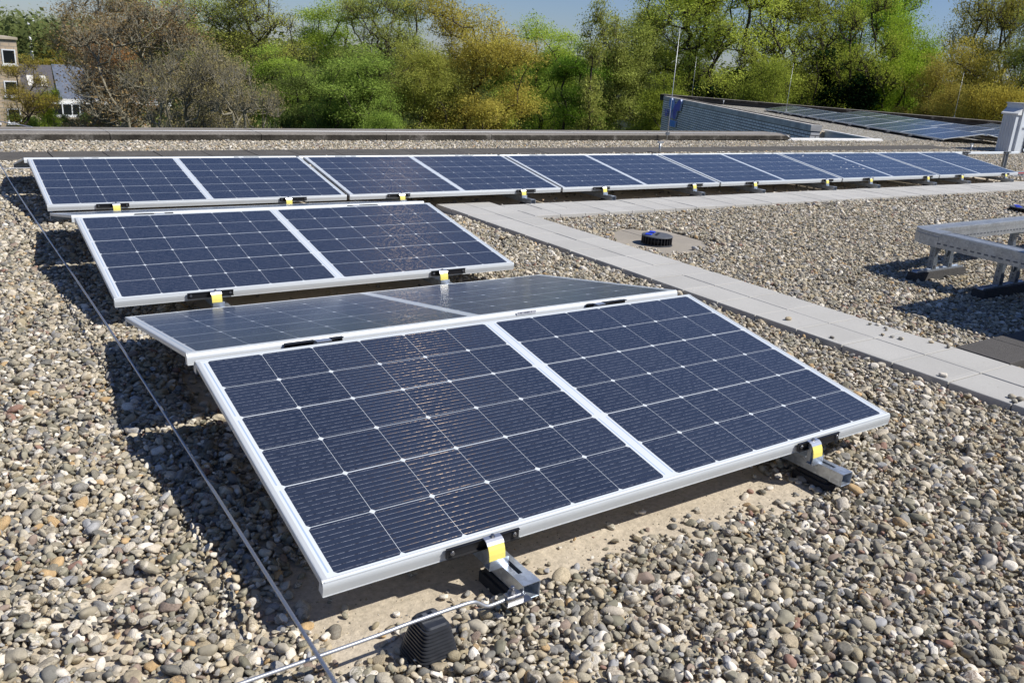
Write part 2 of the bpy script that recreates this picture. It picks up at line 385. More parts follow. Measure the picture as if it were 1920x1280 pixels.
# ------------------------------------------------------------------ roof, ground
def ngon(name, pts, z, mat, depth=0.0, **kw):
    mb = MB(); n = len(pts)
    mb.add([(x, y, z) for x, y in pts], [tuple(range(n))])
    if depth: mb.add([(x, y, zz) for zz in (z - depth, z) for x, y in pts], [(i, (i + 1) % n, n + (i + 1) % n, n + i) for i in range(n)])
    return mb.build(name, mat)
ROOF = [(-8, -9), (42, -9), (38, 1), (31.4, 14.9), (26.3, 26.5), (17.62, 12.2), (18.15, 12.1), (16.95, 9.86), (13.7, 9.86), (13.7, 9.82), (-8, 9.2)]
ter = MB(); ter.add([(-900, -300, -7), (1500, -300, -7), (1500, 1800, -7), (-900, 1800, -7)], [(0, 1, 2, 3)])
tag(ter.build('terrain', 'meadow'), kind='structure')
rf = ngon('roof', ROOF, 0.0, 'roof_dirt', 7.0); tag(rf, kind='structure')

# pavers --------------------------------------------------------
SL = 0.2585
def slab(mb, x0, x1, y0, y1, z0, z1, g=0.0030, rs=None):
    dz = (rs.uniform(-0.0015, 0.0015) if rs else 0)
    c = 0.0022; a, b, c_, d = x0 + g, x1 - g, y0 + g, y1 - g; zt = z1 + dz
    vs = [(a, c_, z0), (b, c_, z0), (b, d, z0), (a, d, z0), (a, c_, zt - c), (b, c_, zt - c), (b, d, zt - c), (a, d, zt - c),
          (a + c, c_ + c, zt), (b - c, c_ + c, zt), (b - c, d - c, zt), (a + c, d - c, zt)]
    mb.add(vs, [(0, 1, 5, 4), (1, 2, 6, 5), (2, 3, 7, 6), (3, 0, 4, 7), (4, 5, 9, 8), (5, 6, 10, 9), (6, 7, 11, 10), (7, 4, 8, 11), (8, 9, 10, 11), (3, 2, 1, 0)])
rs = random.Random(5)
PX0, PY0 = 2.812, 0.230
mb = MB(); zt = 0.045
for i in range(2):
    for k in range(-12, 17):
        if k in (1,) and False: continue
        slab(mb, PX0 + i * SL, PX0 + (i + 1) * SL, PY0 + k * SL, PY0 + (k + 1) * SL, 0.002, zt, rs=rs)
for i in range(2, 44):                                               # the branch along the long row
    for k in (14, 15):
        slab(mb, PX0 + i * SL, PX0 + (i + 1) * SL, PY0 + k * SL + 0.09, PY0 + (k + 1) * SL + 0.09, 0.002, zt, rs=rs)
tag(mb.build('path', 'paver_grey'), kind='structure')
XT = PX0 + 2 * SL
mb = MB()
for i in range(6):
    slab(mb, XT + 0.004 + i * 0.325, XT + 0.004 + (i + 1) * 0.325, PY0 + 0.004, PY0 + 0.262, 0.002, 0.047, 0.002, rs)
tag(mb.build('rubber_path', 'paver_dark', bevel=0), kind='structure')
mb = MB()
for i in range(-12, 35):
    slab(mb, i * 0.5 - .1, (i + 1) * 0.5 - .1, 7.68, 8.28, 0.002, 0.040, 0.004, rs)
mb.v = [(x_, y_ + .038 * x_, z_) for x_, y_, z_ in mb.v]
tag(mb.build('dark_path', 'paver_weathered'), kind='structure')
VX, VY = 3.665, 2.90
mb = MB()
for i in range(2):
    for j in range(2): slab(mb, 3.42 + i * 0.35, 3.42 + (i + 1) * 0.35, 2.62 + j * 0.4, 2.62 + (j + 1) * 0.4, 0.002, 0.014, 0.0015, rs)
tag(mb.build('outlet_base', 'paver_stained'), kind='structure')

# ------------------------------------------------------------------ gravel: one object, instanced pebbles
def blob(seed, sub):
    r = np.random.RandomState(seed); bm = bmesh.new(); bmesh.ops.create_icosphere(bm, subdivisions=sub, radius=1)
    K = [(r.normal(size=3) * 1.3, r.uniform(0, 6.28), r.uniform(0.04, 0.12)) for _ in range(5)]
    K2 = [(r.normal(size=3) * 4, r.uniform(0, 6.28), r.uniform(0.008, 0.022)) for _ in range(5)]
    cuts = [(lambda v: v / np.linalg.norm(v))(r.normal(size=3)) for _ in range(r.choice([0, 3, 5, 9]))]
    cd_ = [r.uniform(0.55, 0.86) for _ in cuts]
    sx, sy, sz = 1.0, r.uniform(0.55, 0.95), r.uniform(0.36, 0.66)
    for v in bm.verts:
        p = np.array(v.co); f = 1 + sum(a * math.sin(k.dot(p) + ph) for k, ph, a in K)
        p = p * f
        for c, d in zip(cuts, cd_):
            e = p.dot(c) - d
            if e > 0: p = p - c * e * 0.88
        p = p * (1 + sum(a * math.sin(k.dot(p) + ph) for k, ph, a in K2))
        v.co = (p[0] * sx, p[1] * sy, p[2] * sz)
    for f in bm.faces: f.smooth = True
    me = bpy.data.meshes.new('pebble_shape'); bm.to_mesh(me); bm.free(); me.materials.append(MATS['pebble_stone']); return me
pc = bpy.data.collections.new('pebble_shapes')
NSH = 26; SHAPES = []
for i in range(NSH):
    me = blob(100 + i, 3); SHAPES.append(me); o = bpy.data.objects.new('pebble_%02d' % i, me); pc.objects.link(o)

rg = np.random.RandomState(11)
def vnoise(x, y, sc, seed):
    g = np.random.RandomState(seed).rand(256, 256)
    u = x / sc + 500; v = y / sc + 500; i = np.floor(u).astype(int); j = np.floor(v).astype(int); a = u - i; b = v - j
    a = a * a * (3 - 2 * a); b = b * b * (3 - 2 * b); i %= 255; j %= 255
    return (g[i, j] * (1 - a) + g[i + 1, j] * a) * (1 - b) + (g[i, j + 1] * (1 - a) + g[i + 1, j + 1] * a) * b
Mi = np.array(CR)
def in_view(x, y, m=0.30):
    d = np.stack([x - CAM[0], y - CAM[1], np.full_like(x, -CAM[2])], 1) @ Mi
    z = -d[:, 2]; u = d[:, 0] / np.maximum(z, 1e-3); v = d[:, 1] / np.maximum(z, 1e-3)
    return (z > 0.1) & (np.abs(u) < 0.6076 + m) & (np.abs(v) < 0.405 + m * 0.9)
def rect(x, y, x0, x1, y0, y1, e=0.0): return (x > x0 - e) & (x < x1 + e) & (y > y0 - e) & (y < y1 + e)
def bare(x, y):
    """0..1: how far inside a patch swept clear of stones"""
    wob = (vnoise(x, y, 0.17, 1) - 0.5) * 0.13 + (vnoise(x, y, 0.05, 2) - 0.5) * 0.07
    def box(x0, x1, y0, y1): return np.minimum(np.minimum(x - x0, x1 - x), np.minimum(y - y0, y1 - y)) + wob
    d = np.maximum.reduce([box(0.10, 1.52, -0.06, 1.95), box(-0.03, 0.30, -0.075, 0.30), box(0.3, 1.72, 2.12, 4.05), box(0.15, 2.95, 4.42, 6.3), box(2.5, 12.6, 4.28, 6.3),
                           box(-0.49, -0.42, 0.12, 0.18) - 0.02, box(-0.37, -0.32, 0.38, 0.43) - 0.015])
    return d
def layer(sp, zlo, zhi, smin, smax, xr, yr, keep=None, tilt=0.35, seed=0):
    r = np.random.RandomState(seed)
    nx = int((xr[1] - xr[0]) / sp); ny = int((yr[1] - yr[0]) / (sp * 0.866))
    X, Y = np.meshgrid(np.arange(nx), np.arange(ny)); X = X.ravel() * sp + (Y.ravel() % 2) * sp / 2 + xr[0]; Y = Y.ravel() * sp * 0.866 + yr[0]
    X = X + r.uniform(-.42, .42, len(X)) * sp; Y = Y + r.uniform(-.42, .42, len(Y)) * sp
    k = in_view(X, Y)
    if keep is not None: k &= keep(X, Y, r)
    X, Y = X[k], Y[k]; n = len(X)
    s = np.clip(np.exp(r.normal(math.log((smin + smax) / 2), 0.36, n)), smin * 0.75, smax * 1.45)
    Z = r.uniform(zlo, zhi, n)
    rot = np.stack([r.normal(0, tilt, n), r.normal(0, tilt, n), r.uniform(0, 6.283, n)], 1)
    return np.stack([X, Y, Z], 1), s, rot
def allowed(X, Y, e=0.012):
    bad = rect(X, Y, PX0, XT, -4, PY0 + 16 * SL + .09, e) | rect(X, Y, PX0, PX0 + 44 * SL, PY0 + 14 * SL + .09, PY0 + 16 * SL + .09, e)
    bad |= rect(X, Y, XT, XT + 2.0, PY0, PY0 + 0.262, e) | (Y > 9.36 + X * 0.036) | rect(X, Y - .038 * X, -8, 17.4, 7.68, 8.28, 0.0)
    bad |= rect(X, Y, 4.56, 5.12, 1.41, 1.51, 0.0) | rect(X, Y, 4.54, 5.10, 0.98, 1.08, 0.0) | rect(X, Y, 6.3, 7.0, 1.9, 2.0, 0.0)
    bad |= rect(X, Y, .103, .183, -.196, -.118, 0.0)
    bad |= (np.hypot(X - 3.76, Y - 3.0) < 0.40 + (vnoise(X, Y, .12, 7) - .5) * .22)
    return ~bad
def keep1(X, Y, r): return allowed(X, Y) & ((bare(X, Y) < 0) | (r.rand(len(X)) < 0.03 + 0.55 * np.exp(-np.maximum(bare(X, Y), 0) / 0.028)))
def keep2(X, Y, r):
    hole = vnoise(X, Y, 0.13, 3) * 0.6 + vnoise(X, Y, 0.05, 4) * 0.4
    return allowed(X, Y, 0.018) & (bare(X, Y) < -0.035) & (hole > 0.24)
def keep3(X, Y, r): return keep2(X, Y, r) & (r.rand(len(X)) < 0.45)
P_, S_, R_ = [], [], []
def put(*a):
    P_.append(a[0]); S_.append(a[1]); R_.append(a[2])
NX, NY = (-2.2, 6.6), (-1.3, 4.6)
far = lambda f: (lambda X, Y, r: f(X, Y, r) & ~(rect(X, Y, *NX, *NY)))
put(*layer(0.0200, 0.003, 0.009, 0.0078, 0.0130, NX, NY, keep1, 0.30, 21))
put(*layer(0.0205, 0.012, 0.021, 0.0080, 0.0142, NX, NY, keep2, 0.45, 22))
put(*layer(0.0300, 0.021, 0.029, 0.0090, 0.0175, NX, NY, keep3, 0.42, 23))
put(*layer(0.0290, 0.020, 0.030, 0.0045, 0.0075, NX, NY, keep2, 0.60, 26))
put(*layer(0.0255, 0.010, 0.020, 0.0108, 0.0155, (-3.5, 22), (-1.5, 10.5), far(keep1), 0.35, 24))
put(*layer(0.0330, 0.021, 0.031, 0.0105, 0.0175, (-3.5, 22), (-1.5, 10.5), far(keep2), 0.40, 25))
def keepg(X, Y, r): return allowed(X, Y, 0) & (bare(X, Y) > -0.05) & (r.rand(len(X)) < 0.16)
put(*layer(0.0120, 0.000, 0.001, 0.0012, 0.0030, (-1.2, 2.2), (-.6, 2.4), keepg, 0.8, 27))
pts = np.concatenate(P_); scl = np.concatenate(S_); rot = np.concatenate(R_)
print('pebbles', len(pts))
def cloud(name, pts, scl, rot, label):
    me = bpy.data.meshes.new(name); me.vertices.add(len(pts)); me.vertices.foreach_set('co', pts.astype(np.float32).ravel())
    a = me.attributes.new('scl', 'FLOAT', 'POINT'); a.data.foreach_set('value', scl.astype(np.float32))
    a = me.attributes.new('rot', 'FLOAT_VECTOR', 'POINT'); a.data.foreach_set('vector', rot.astype(np.float32).ravel())
    a = me.attributes.new('pick', 'INT', 'POINT'); a.data.foreach_set('value', rg.randint(0, NSH, len(pts)).astype(np.int32))
    o = link(name, me); tag(o, label, 'gravel', kind='stuff')
    g = bpy.data.node_groups.new('scatter', 'GeometryNodeTree')
    g.interface.new_socket('Geometry', in_out='INPUT', socket_type='NodeSocketGeometry'); g.interface.new_socket('Geometry', in_out='OUTPUT', socket_type='NodeSocketGeometry')
    N = g.nodes.new; gi = N('NodeGroupInput'); go = N('NodeGroupOutput'); ip = N('GeometryNodeInstanceOnPoints'); ci = N('GeometryNodeCollectionInfo')
    ci.inputs['Collection'].default_value = pc; ci.inputs['Separate Children'].default_value = True; ci.inputs['Reset Children'].default_value = True
    def attr(nm, dt): nd = N('GeometryNodeInputNamedAttribute'); nd.data_type = dt; nd.inputs['Name'].default_value = nm; return nd.outputs[0]
    g.links.new(gi.outputs[0], ip.inputs['Points']); g.links.new(ci.outputs[0], ip.inputs['Instance']); ip.inputs['Pick Instance'].default_value = True
    g.links.new(attr('pick', 'INT'), ip.inputs['Instance Index']); g.links.new(attr('scl', 'FLOAT'), ip.inputs['Scale'])
    e2r = N('FunctionNodeEulerToRotation'); g.links.new(attr('rot', 'FLOAT_VECTOR'), e2r.inputs[0]); g.links.new(e2r.outputs[0], ip.inputs['Rotation'])
    g.links.new(ip.outputs[0], go.inputs[0])
    md = o.modifiers.new('scatter', 'NODES'); md.node_group = g
    return o
cloud('gravel', pts, scl, rot, 'rounded beige and grey gravel covering the flat roof')
# the far roof area is laid with the same gravel, seen as a surface from here
gp = [(17.6, 9.2), (19.0, 6.0), (34, 2.0), (31.0, 14.6), (26.35, 25.9), (19.3, 14.0), (17.9, 11.0), (17.2, 9.75)]
gv = ngon('gravel_bed', gp, 0.016, 'gravel_surface'); tag(gv, kind='structure')
# loose pebbles lying on the path
LOOSE = [((2.906, 1.129), .020, 'flat brown pebble lying alone on the path slabs beyond the front panel'), ((2.858, 0.835), .013, 'small dark pebble on the path edge beside the front panel gravel'),
 ((3.256, 0.899), .012, 'tiny brown pebble on the far half of the path, farthest of the scattered ones'), ((3.29, 0.875), .014, 'tan pebble at the far edge of the path slabs'),
 ((3.278, 0.825), .010, 'small grey pebble near the far edge of the path'), ((3.248, 0.800), .011, 'pale brown pebble beside the gravel edge of the path'),
 ((3.149, 0.757), .012, 'dark pebble at the left of a small pebble cluster on the path'), ((3.166, 0.716), .013, 'grey pebble in the middle of the cluster on the path slabs'),
 ((3.176, 0.677), .015, 'whitish pebble at the right of the cluster on the path'), ((3.275, 0.580), .013, 'pale flat pebble alone near the slab joint by the gravel'),
 ((3.286, 0.500), .014, 'brown pebble lying against the corner of the dark rubber tile'), ((2.853, 0.279), .020, 'large white pebble standing alone on the near path slab'),
 ((2.882, 0.004), .016, 'white pebble at the back of the pile near the right photo edge'), ((2.843, -0.026), .015, 'cream pebble at the front of the pile near the right photo edge'),
 ((2.892, -0.023), .016, 'grey pebble at the right of the pile on the last slab')]
for k, ((x, y), s, lab) in enumerate(LOOSE):
    o = bpy.data.objects.new('pebble', SHAPES[(k * 5 + 2) % NSH]); COL.objects.link(o)
    o.location = (x, y, 0.045 + s * 0.42); o.scale = (s, s, s); o.rotation_euler = (0.1, 0.1, k * 1.3)
    tag(o, lab, 'pebble', 'loose pebbles on the path')

# ------------------------------------------------------------------ solar panel
TH = 0.16878; MX = 0.0325; MV = 0.0177; MT = 0.0167; Z0 = 0.155
def make_panel():
    t = empty('solar_panel')
    x0, x1, y0, y1 = -MX, LEN + MX, -MV, WID + MT
    def prof(out, depth):                                     # out=+1: profile running inward in +; rounded outer shoulder
        rx, rz = 0.0115, 0.020; arc = [(rx - rx * math.cos(a), -rz + rz * math.sin(a) + 0.0006) for a in np.linspace(0, PI / 2, 9)]
        return [(0.0, -depth)] + arc + [(0.0127, 0.0006), (0.0127, -0.001), (0.0105, -0.002), (0.006, -0.008), (0.0035, -0.018), (0.0035, -depth)]
    fr = MB()
    pl = prof(1, 0.036)
    fr.prism([(y0 + a, b) for a, b in pl], x0, x1, 'x', smooth=False)
    fr.prism([(y1 - a, b) for a, b in pl], x0, x1, 'x', smooth=False)
    for yy, sg in ((y0, 1), (y1, -1)):                        # bottom return flange
        a, b = sorted((yy - sg * 0.0008, yy + sg * 0.012)); fr.box(x0 + .001, x1 - .001, a, b, -0.0372, -0.0355)
    ps = [(0.0, -.0145), (0.0, -.003), (.0012, -.0008), (.004, .0004), (.0127, .0006), (.0127, -.001), (.0035, -.003), (.0035, -.0145)]
    fr.prism([(x0 + .0006 + a, b - .0003) for a, b in ps], y0 + .0127, y1 - .0127, 'y')
    fr.prism([(x1 - .0006 - a, b - .0003) for a, b in ps], y0 + .0127, y1 - .0127, 'y')
    # short return wall closing each corner
    for xx in (x0 + 0.0003, x1 - 0.0023): fr.box(xx, xx + 0.002, y0 + .003, y0 + 0.022, -0.0352, -0.012); fr.box(xx, xx + .002, y1 - .022, y1 - .003, -0.0352, -0.012)
    fo = fr.build('frame', 'anodised_frame', t)
    g = MB(); g.box(x0 + .0035, x1 - .0035, y0 + .0035, y1 - .0035, -0.0035, -0.0002); g.build('cell_glass', 'solar_cells', t)
    b = MB(); b.box(x0 + .005, x1 - .005, y0 + .005, y1 - .005, -0.0065, -0.0040); b.box(LEN / 2 - .05, LEN / 2 + .05, WID - .12, WID - .03, -.03, -.0065); b.build('backsheet', 'backsheet', t)
    return t
panel0 = make_panel(); used = [False]
def panel(x, y, facing, label, group=None, base=(0, 0), ang=0.0, th=TH, z=Z0):
    """x,y: world position of the low-left (facing viewer) or high-left (facing away) cell corner, in a row frame turned by ang about base"""
    t = panel0 if not used[0] else copy_tree(panel0); used[0] = True
    if facing: loc = Vector((x, y, z)); rz = 0.0
    else: loc = Vector((x + LEN, y + WID * math.cos(th), z)); rz = PI
    M = Matrix.Translation((base[0], base[1], 0)) @ Matrix.Rotation(ang, 4, 'Z')
    t.location = M @ loc; t.rotation_euler = (th, 0, rz + ang)
    tag(t, label, 'solar panel', group); return t
G1 = 'solar panels on the near roof'
panel(0, 0, True, 'large foreground solar panel tilted towards the viewer, nearest of all', G1)
panel(-0.0045, 1.040, False, 'grey-looking solar panel sloping away right behind the foreground one', G1)
YC, YE = 2.2766, 4.5681
panel(0.0045, YC, True, 'blue solar panel alone in the second row, facing the viewer', G1)
panel(0.0, YC + 1.040, False, 'solar panel sloping away behind the second row panel, only its left end visible', G1)
ORD = ['leftmost', 'second from the left', 'third from the left', 'fourth from the left', 'fifth from the left', 'rightmost']
for k in range(6): erow = panel(0.0191 + k * 2.0402, YE, True, ORD[k] + ' of six solar panels in the long back row facing the viewer', G1)
rs = random.Random(12)
dr_parent = [o for o in bpy.data.objects if o.get('label', '').startswith('fifth from the left of six')][0]
for k in range(14):
    m_ = MB(); u_, v_ = rs.uniform(.15, 1.25), rs.uniform(.25, .93); a_ = rs.uniform(.006, .018); n_ = 9
    vs = [(u_ + a_ * (1 + rs.uniform(-.35, .5)) * math.cos(2 * PI * q / n_), v_ + a_ * .8 * (1 + rs.uniform(-.35, .5)) * math.sin(2 * PI * q / n_), .0006) for q in range(n_)]
    m_.add(vs + [(u_, v_, .0016)], [(q, (q + 1) % n_, n_) for q in range(n_)]); m_.build('bird_dropping', 'white_paint', dr_parent)
ORD2 = ['first from the left', 'second', 'third', 'fourth', 'fifth', 'sixth', 'last, past the right end']
for k in range(7): panel(0.005 + k * 2.0402 + (0.0 if k < 6 else 0.03), YE + 1.036, False, 'panel sloping away behind the long back row, ' + ORD2[k], G1)

# ------------------------------------------------------------------ mounting rails (one under each pair of panels)
def make_rail(kind):
    t = empty('mounting_rail')
    a, b, zt, h, th = -0.0225, 0.0225, 0.081, 0.038, 0.0016
    r = MB(); y0, y1 = -0.14, 2.07
    # hollow box profile with a slot in the top near the front
    r.box(a, a + th, y0, y1, zt - h, zt - th); r.box(b - th, b, y0, y1, zt - h, zt - th); r.box(a + th, b - th, y0, y1, zt - h, zt - h + th)
    for (u0, u1) in ((y0, -0.095), (-0.035, y1)): r.box(a, b, u0, u1, zt - th, zt)
    r.box(a, -0.006, -0.095, -0.035, zt - th, zt); r.box(0.006, b, -0.095, -0.035, zt - th, zt)
    r.build('rail_profile', 'galvanised', t)
    e = MB(); e.box(a - .0006, b + .0006, y0 - 0.0006, y0 + 0.035, zt - h + .002, zt + .0006)
    # end sleeve is open at the front: build as four thin walls
    e = MB(); y2 = y0 + 0.042; o = 0.0012
    e.box(a - o, a, y0 - .001, y2, zt - h - o, zt + o); e.box(b, b + o, y0 - .001, y2, zt - h - o, zt + o); e.box(a, b, y0 - .001, y2, zt, zt + o); e.box(a, b, y0 - .001, y2, zt - h - o, zt - h)
    e.build('end_sleeve', 'galvanised', t)
    for yy in (-0.105, 0.93, 1.85):
        f = MB(); f.box(-.036, .036, yy, yy + 0.13, 0.001, 0.030); f.box(-.029, .029, yy + .01, yy + 0.12, 0.030, zt - h - .0013); f.build('rubber_foot', 'rubber', t, bevel=0.003)
    # front clamp
    br = MB(); M = Matrix.Translation((0, 0, 0))
    xb0, xb1 = ((-0.158, 0.040), (-0.100, 0.102))[kind]
    br.box(xb0, xb1, -0.0235, -0.0195, 0.1285, 0.1485); br.box(xb0, xb1, -0.031, -0.0195, 0.1260, 0.1283); br.box(xb0, xb1, -0.027, -0.0195, 0.1487, 0.1505)
    br.build('black_bracket', 'black_metal', t)
    for xx in (xb0 + 0.014, xb1 - 0.014):
        s = MB(); s.tube([(xx, -0.0235, 0.139), (xx, -0.0285, 0.139)], 0.0055, 10); s.tube([(xx, -0.0285, 0.139), (xx, -0.0295, 0.139)], 0.0028, 6); s.build('screw', 'bolt_steel', t)
    hx0, hx1 = -0.064, -0.018
    top = [(-0.0240, 0.1555), (-0.036, 0.1538), (-0.0430, 0.1500), (-0.0478, 0.1432), (-0.0458, 0.1420), (-0.0414, 0.1482), (-0.035, 0.1520), (-0.0240, 0.1537)]
    h_ = MB(); h_.prism(top, hx0, hx1, 'x'); h_.build('hook_plate', 'hook_metal', t)
    arc = [(-0.0480, 0.1428), (-0.0530, 0.133), (-0.0560, 0.122), (-0.0574, 0.108)]
    inn = [(-0.0552, 0.108), (-0.0538, 0.121), (-0.0508, 0.132), (-0.0460, 0.1416)]
    yl = MB(); yl.prism(arc + inn, hx0 + .001, hx1 - .001, 'x'); yl.build('yellow_pad', 'yellow_plastic', t)
    dn = MB(); dn.prism([(-0.0560, 0.1078), (-0.0550, 0.081), (-0.0527, 0.081), (-0.0535, 0.1078)], hx0 + .004, hx1 + .01, 'x')
    dn.box(hx0 + .004, hx1 + .016, -0.0523, -0.030, 0.0815, 0.084); dn.box(hx0 + .012, hx1 - .012, -0.040, -0.026, 0.084, 0.145); dn.build('clamp_stem', 'galvanised', t)
    bo = MB(); cx = (hx0 + hx1) / 2
    bo.tube([(cx, -0.031, 0.1545), (cx, -0.031, 0.1605)], 0.0045, 6, False); bo.tube([(cx, -0.031, 0.1538), (cx, -0.031, 0.1562)], 0.0065, 12, False); bo.build('bolt', 'bolt_steel', t)
    # ridge post with its two black jaws between the panels
    rp = MB(); rp.box(-0.015, 0.015, 0.985, 1.005, 0.081, 0.300); rp.build('ridge_post', 'galvanised', t)
    for u0, u1 in (((-0.158, -0.062), (-0.008, 0.036)), ((-0.112, -0.078), (-0.036, 0.087)))[kind]:
        rb = MB(); rb.prism([(1.012, .288), (1.0185, .288), (1.0185, .313), (1.002, .313), (1.002, .3105), (1.012, .3105)], u0, u1, 'x'); rb.build('ridge_bracket', 'black_metal', t)
    rl = MB(); rl.box(*((-0.060, -0.010), (-0.0775, -0.0365))[kind], 0.990, 1.0155, 0.309, 0.3125); rl.build('ridge_plate', 'hook_metal', t)
    return t
rails = [make_rail(0), make_rail(1)]; ru = [False, False]; rc = [0]
def rail(x, y, label):
    k = rc[0] % 2; rc[0] += 1
    t = rails[k] if not ru[k] else copy_tree(rails[k]); ru[k] = True
    t.location = (x, y, 0); tag(t, label, 'mounting rail', 'galvanised mounting rails with yellow clamps under the panels'); return t
rail(0.414, 0, 'galvanised rail with yellow clamp joined to the round wire, under the foreground panel')
rail(1.586, 0, 'galvanised rail with yellow clamp under the right end of the foreground panel')
rail(0.420, YC, 'rail and yellow clamp under the left part of the second row panel')
rail(1.567, YC, 'rail and yellow clamp under the right part of the second row panel')
ON = ['first', 'second', 'third', 'fourth', 'fifth', 'sixth', 'seventh', 'eighth', 'ninth', 'tenth', 'eleventh', 'twelfth']
for k, xx in enumerate([0.423, 1.578, 2.494, 3.656, 4.566, 5.730, 6.632, 7.851, 8.685, 9.900, 10.706, 11.84]):
    rail(xx, YE, ON[k] + ' rail with yellow clamp from the left under the long back row')
# sticker on the ridge face behind the foreground panel
p1 = on_y(970, 590, 1.0205); p2 = on_y(1003, 587, 1.0205)
st = MB(); st.box(p1.x - .004, p2.x + .004, 1.0178, 1.0198, 0.303, 0.3155); so_ = st.build('barcode_sticker', 'sticker')
tag(so_, 'narrow white barcode sticker on the frame edge behind the foreground panel', 'sticker')
ik = MB(); rs = random.Random(4); x = p1.x
while x < p2.x:
    wd = rs.choice([.001, .0016, .003]); ik.box(x, x + wd, 1.0170, 1.01778, 0.3065, 0.3125); x += wd + rs.choice([.0012, .002, .004])
ik.build('bar_print', 'ink', so_)

# ------------------------------------------------------------------ lightning conductor wire, cone holder, steel rope
def arc_pts(pts, n=5):
    pts = [Vector(p) for p in pts]; out = []
    for i in range(len(pts) - 1):
        p0 = pts[max(i - 1, 0)]; p1 = pts[i]; p2 = pts[i + 1]; p3 = pts[min(i + 2, len(pts) - 1)]
        for k in range(n):
            t = k / n; out.append(0.5 * ((2 * p1) + (p2 - p0) * t + (2 * p0 - 5 * p1 + 4 * p2 - p3) * t * t + (3 * p1 - p0 - 3 * p2 + p3) * t ** 3))
    return out + [pts[-1]]
cw = [(-1.2, -.150, .082), (-0.70, -.150, .088), (-0.226, -.150, .092), (0.0, -.158, .100), (0.09, -.158, .103), (0.200, -.160, .105), (0.243, -.160, .103), (0.262, -.158, .092), (0.280, -.158, .079), (0.300, -.157, .0755), (0.345, -.155, .077), (0.372, -.153, .078)]
tag(MB().tube(arc_pts(cw), 0.0042, 12).build('conductor_wire', 'wire_alu'), 'bright round aluminium wire crossing the gravel below the foreground panel', 'wire')
cl = MB(); cl.box(.325, .392, -.176, -.132, .0665, .0695); cl.box(.330, .372, -.170, -.160, .0695, .083); cl.box(.333, .369, -.1625, -.146, .0832, .0852)
wc = empty('wire_clamp', label='small steel clamp plate with bolt fixing the wire to the foreground rail', cat='clamp')
cl.build('clamp_plate', 'bolt_steel', wc)
bb = MB(); bb.tube([(.352, -.152, .0855), (.352, -.152, .0872)], .0105, 14, False); bb.tube([(.352, -.152, .0872), (.352, -.152, .094)], .0078, 6, False); bb.tube([(.352, -.152, .094), (.352, -.152, .102)], .0042, 10); bb.build('bolt', 'bolt_steel', wc)
# ribbed cone holder
ch = empty('wire_holder', (0.143, -0.160, 0), (0, 0, R(2)), 'black ribbed plastic cone holding the aluminium wire above the gravel', 'holder')
cb = MB(); n = 32; rings = []; H = 0.096
def ringpt(rx, ry, k, e=0.33):
    a = 2 * PI * (k + .5) / n; c, s_ = math.cos(a), math.sin(a); return (rx * math.copysign(abs(c) ** e, c), ry * math.copysign(abs(s_) ** e, s_))
zz = []; NR = 13
for i in range(NR):
    f = i / (NR - 1)
    for d, o in ((0.0, .0014), (0.38, .0014), (0.5, -.0022), (0.88, -.0022)):
        fz = (i + d) / NR; zz.append((H * fz, 0.0500 - 0.0215 * fz ** 1.15 + o, 0.053 - 0.0215 * fz ** 1.15 + o))
zz += [(H, .0275, .031), (H + .004, .0245, .028)]
vs = [(x_, y_, z_) for z_, rx, ry in zz for x_, y_ in [ringpt(rx, ry, k) for k in range(n)]]
cb.add(vs, [(i * n + k, i * n + (k + 1) % n, (i + 1) * n + (k + 1) % n, (i + 1) * n + k) for i in range(len(zz) - 1) for k in range(n)], False)
cb.add([], []); cb.f.append(tuple((len(zz) - 1) * n + k for k in range(n))); cb.sm.append(False)
cb.build('ribbed_body', 'cone_plastic', ch)
cc = MB(); cc.box(-.016, -.006, .002, .012, .1003, .108); cc.box(.006, .016, .002, .012, .1003, .108); cc.build('wire_clip', 'vent_lid', ch)
# stranded steel rope running along the left of the panels
rp = MB(); X_R = -0.107; npt = 520
def rope_x(y): return X_R + 0.008 * math.sin(y * 0.9)
for s_ in range(6):
    pts_ = []
    for i in range(npt + 1):
        y = -1.6 + 4.6 * i / npt; a = 2 * PI * (y / 0.040) + s_ * PI / 3
        pts_.append((rope_x(y) + 0.0026 * math.cos(a), y, 0.118 + 0.0026 * math.sin(a)))
    rp.tube(pts_, 0.0021, 5, True, False)
rp.tube([(rope_x(y), y, 0.118) for y in np.linspace(2.99, 7.55, 30)], 0.0042, 6)
tag(rp.build('steel_rope', 'cable_steel'), 'twisted steel safety rope stretched along the left of all panels', 'rope')
hw = MB().tube([(-2.2, 6.74, .07), (-.6, 6.77, .075), (0.5, 6.83, .08), (1.4, 6.86, 0.08)], .004, 6)
tag(hw.build('conductor_wire', 'wire_alu'), 'thin wire running left from behind the long back row to the photo edge', 'wire')
ap = empty('anchor_post', (-0.105, 7.55, 0), label='small grey steel anchor post at the far end of the rope, left photo edge', cat='post')
a1 = MB(); a1.tube([(0, 0, 0.002), (0, 0, .19)], .020, 14); a1.build('post_tube', 'galvanised', ap)
a2 = MB(); a2.box(-.06, .06, -.06, .06, .002, .012); a2.build('base_plate', 'galvanised', ap)
a3 = MB(); a3.tube([(0, 0, .19), (0, 0, .215)], .010, 8); a3.build('eye_bolt', 'black_metal', ap)

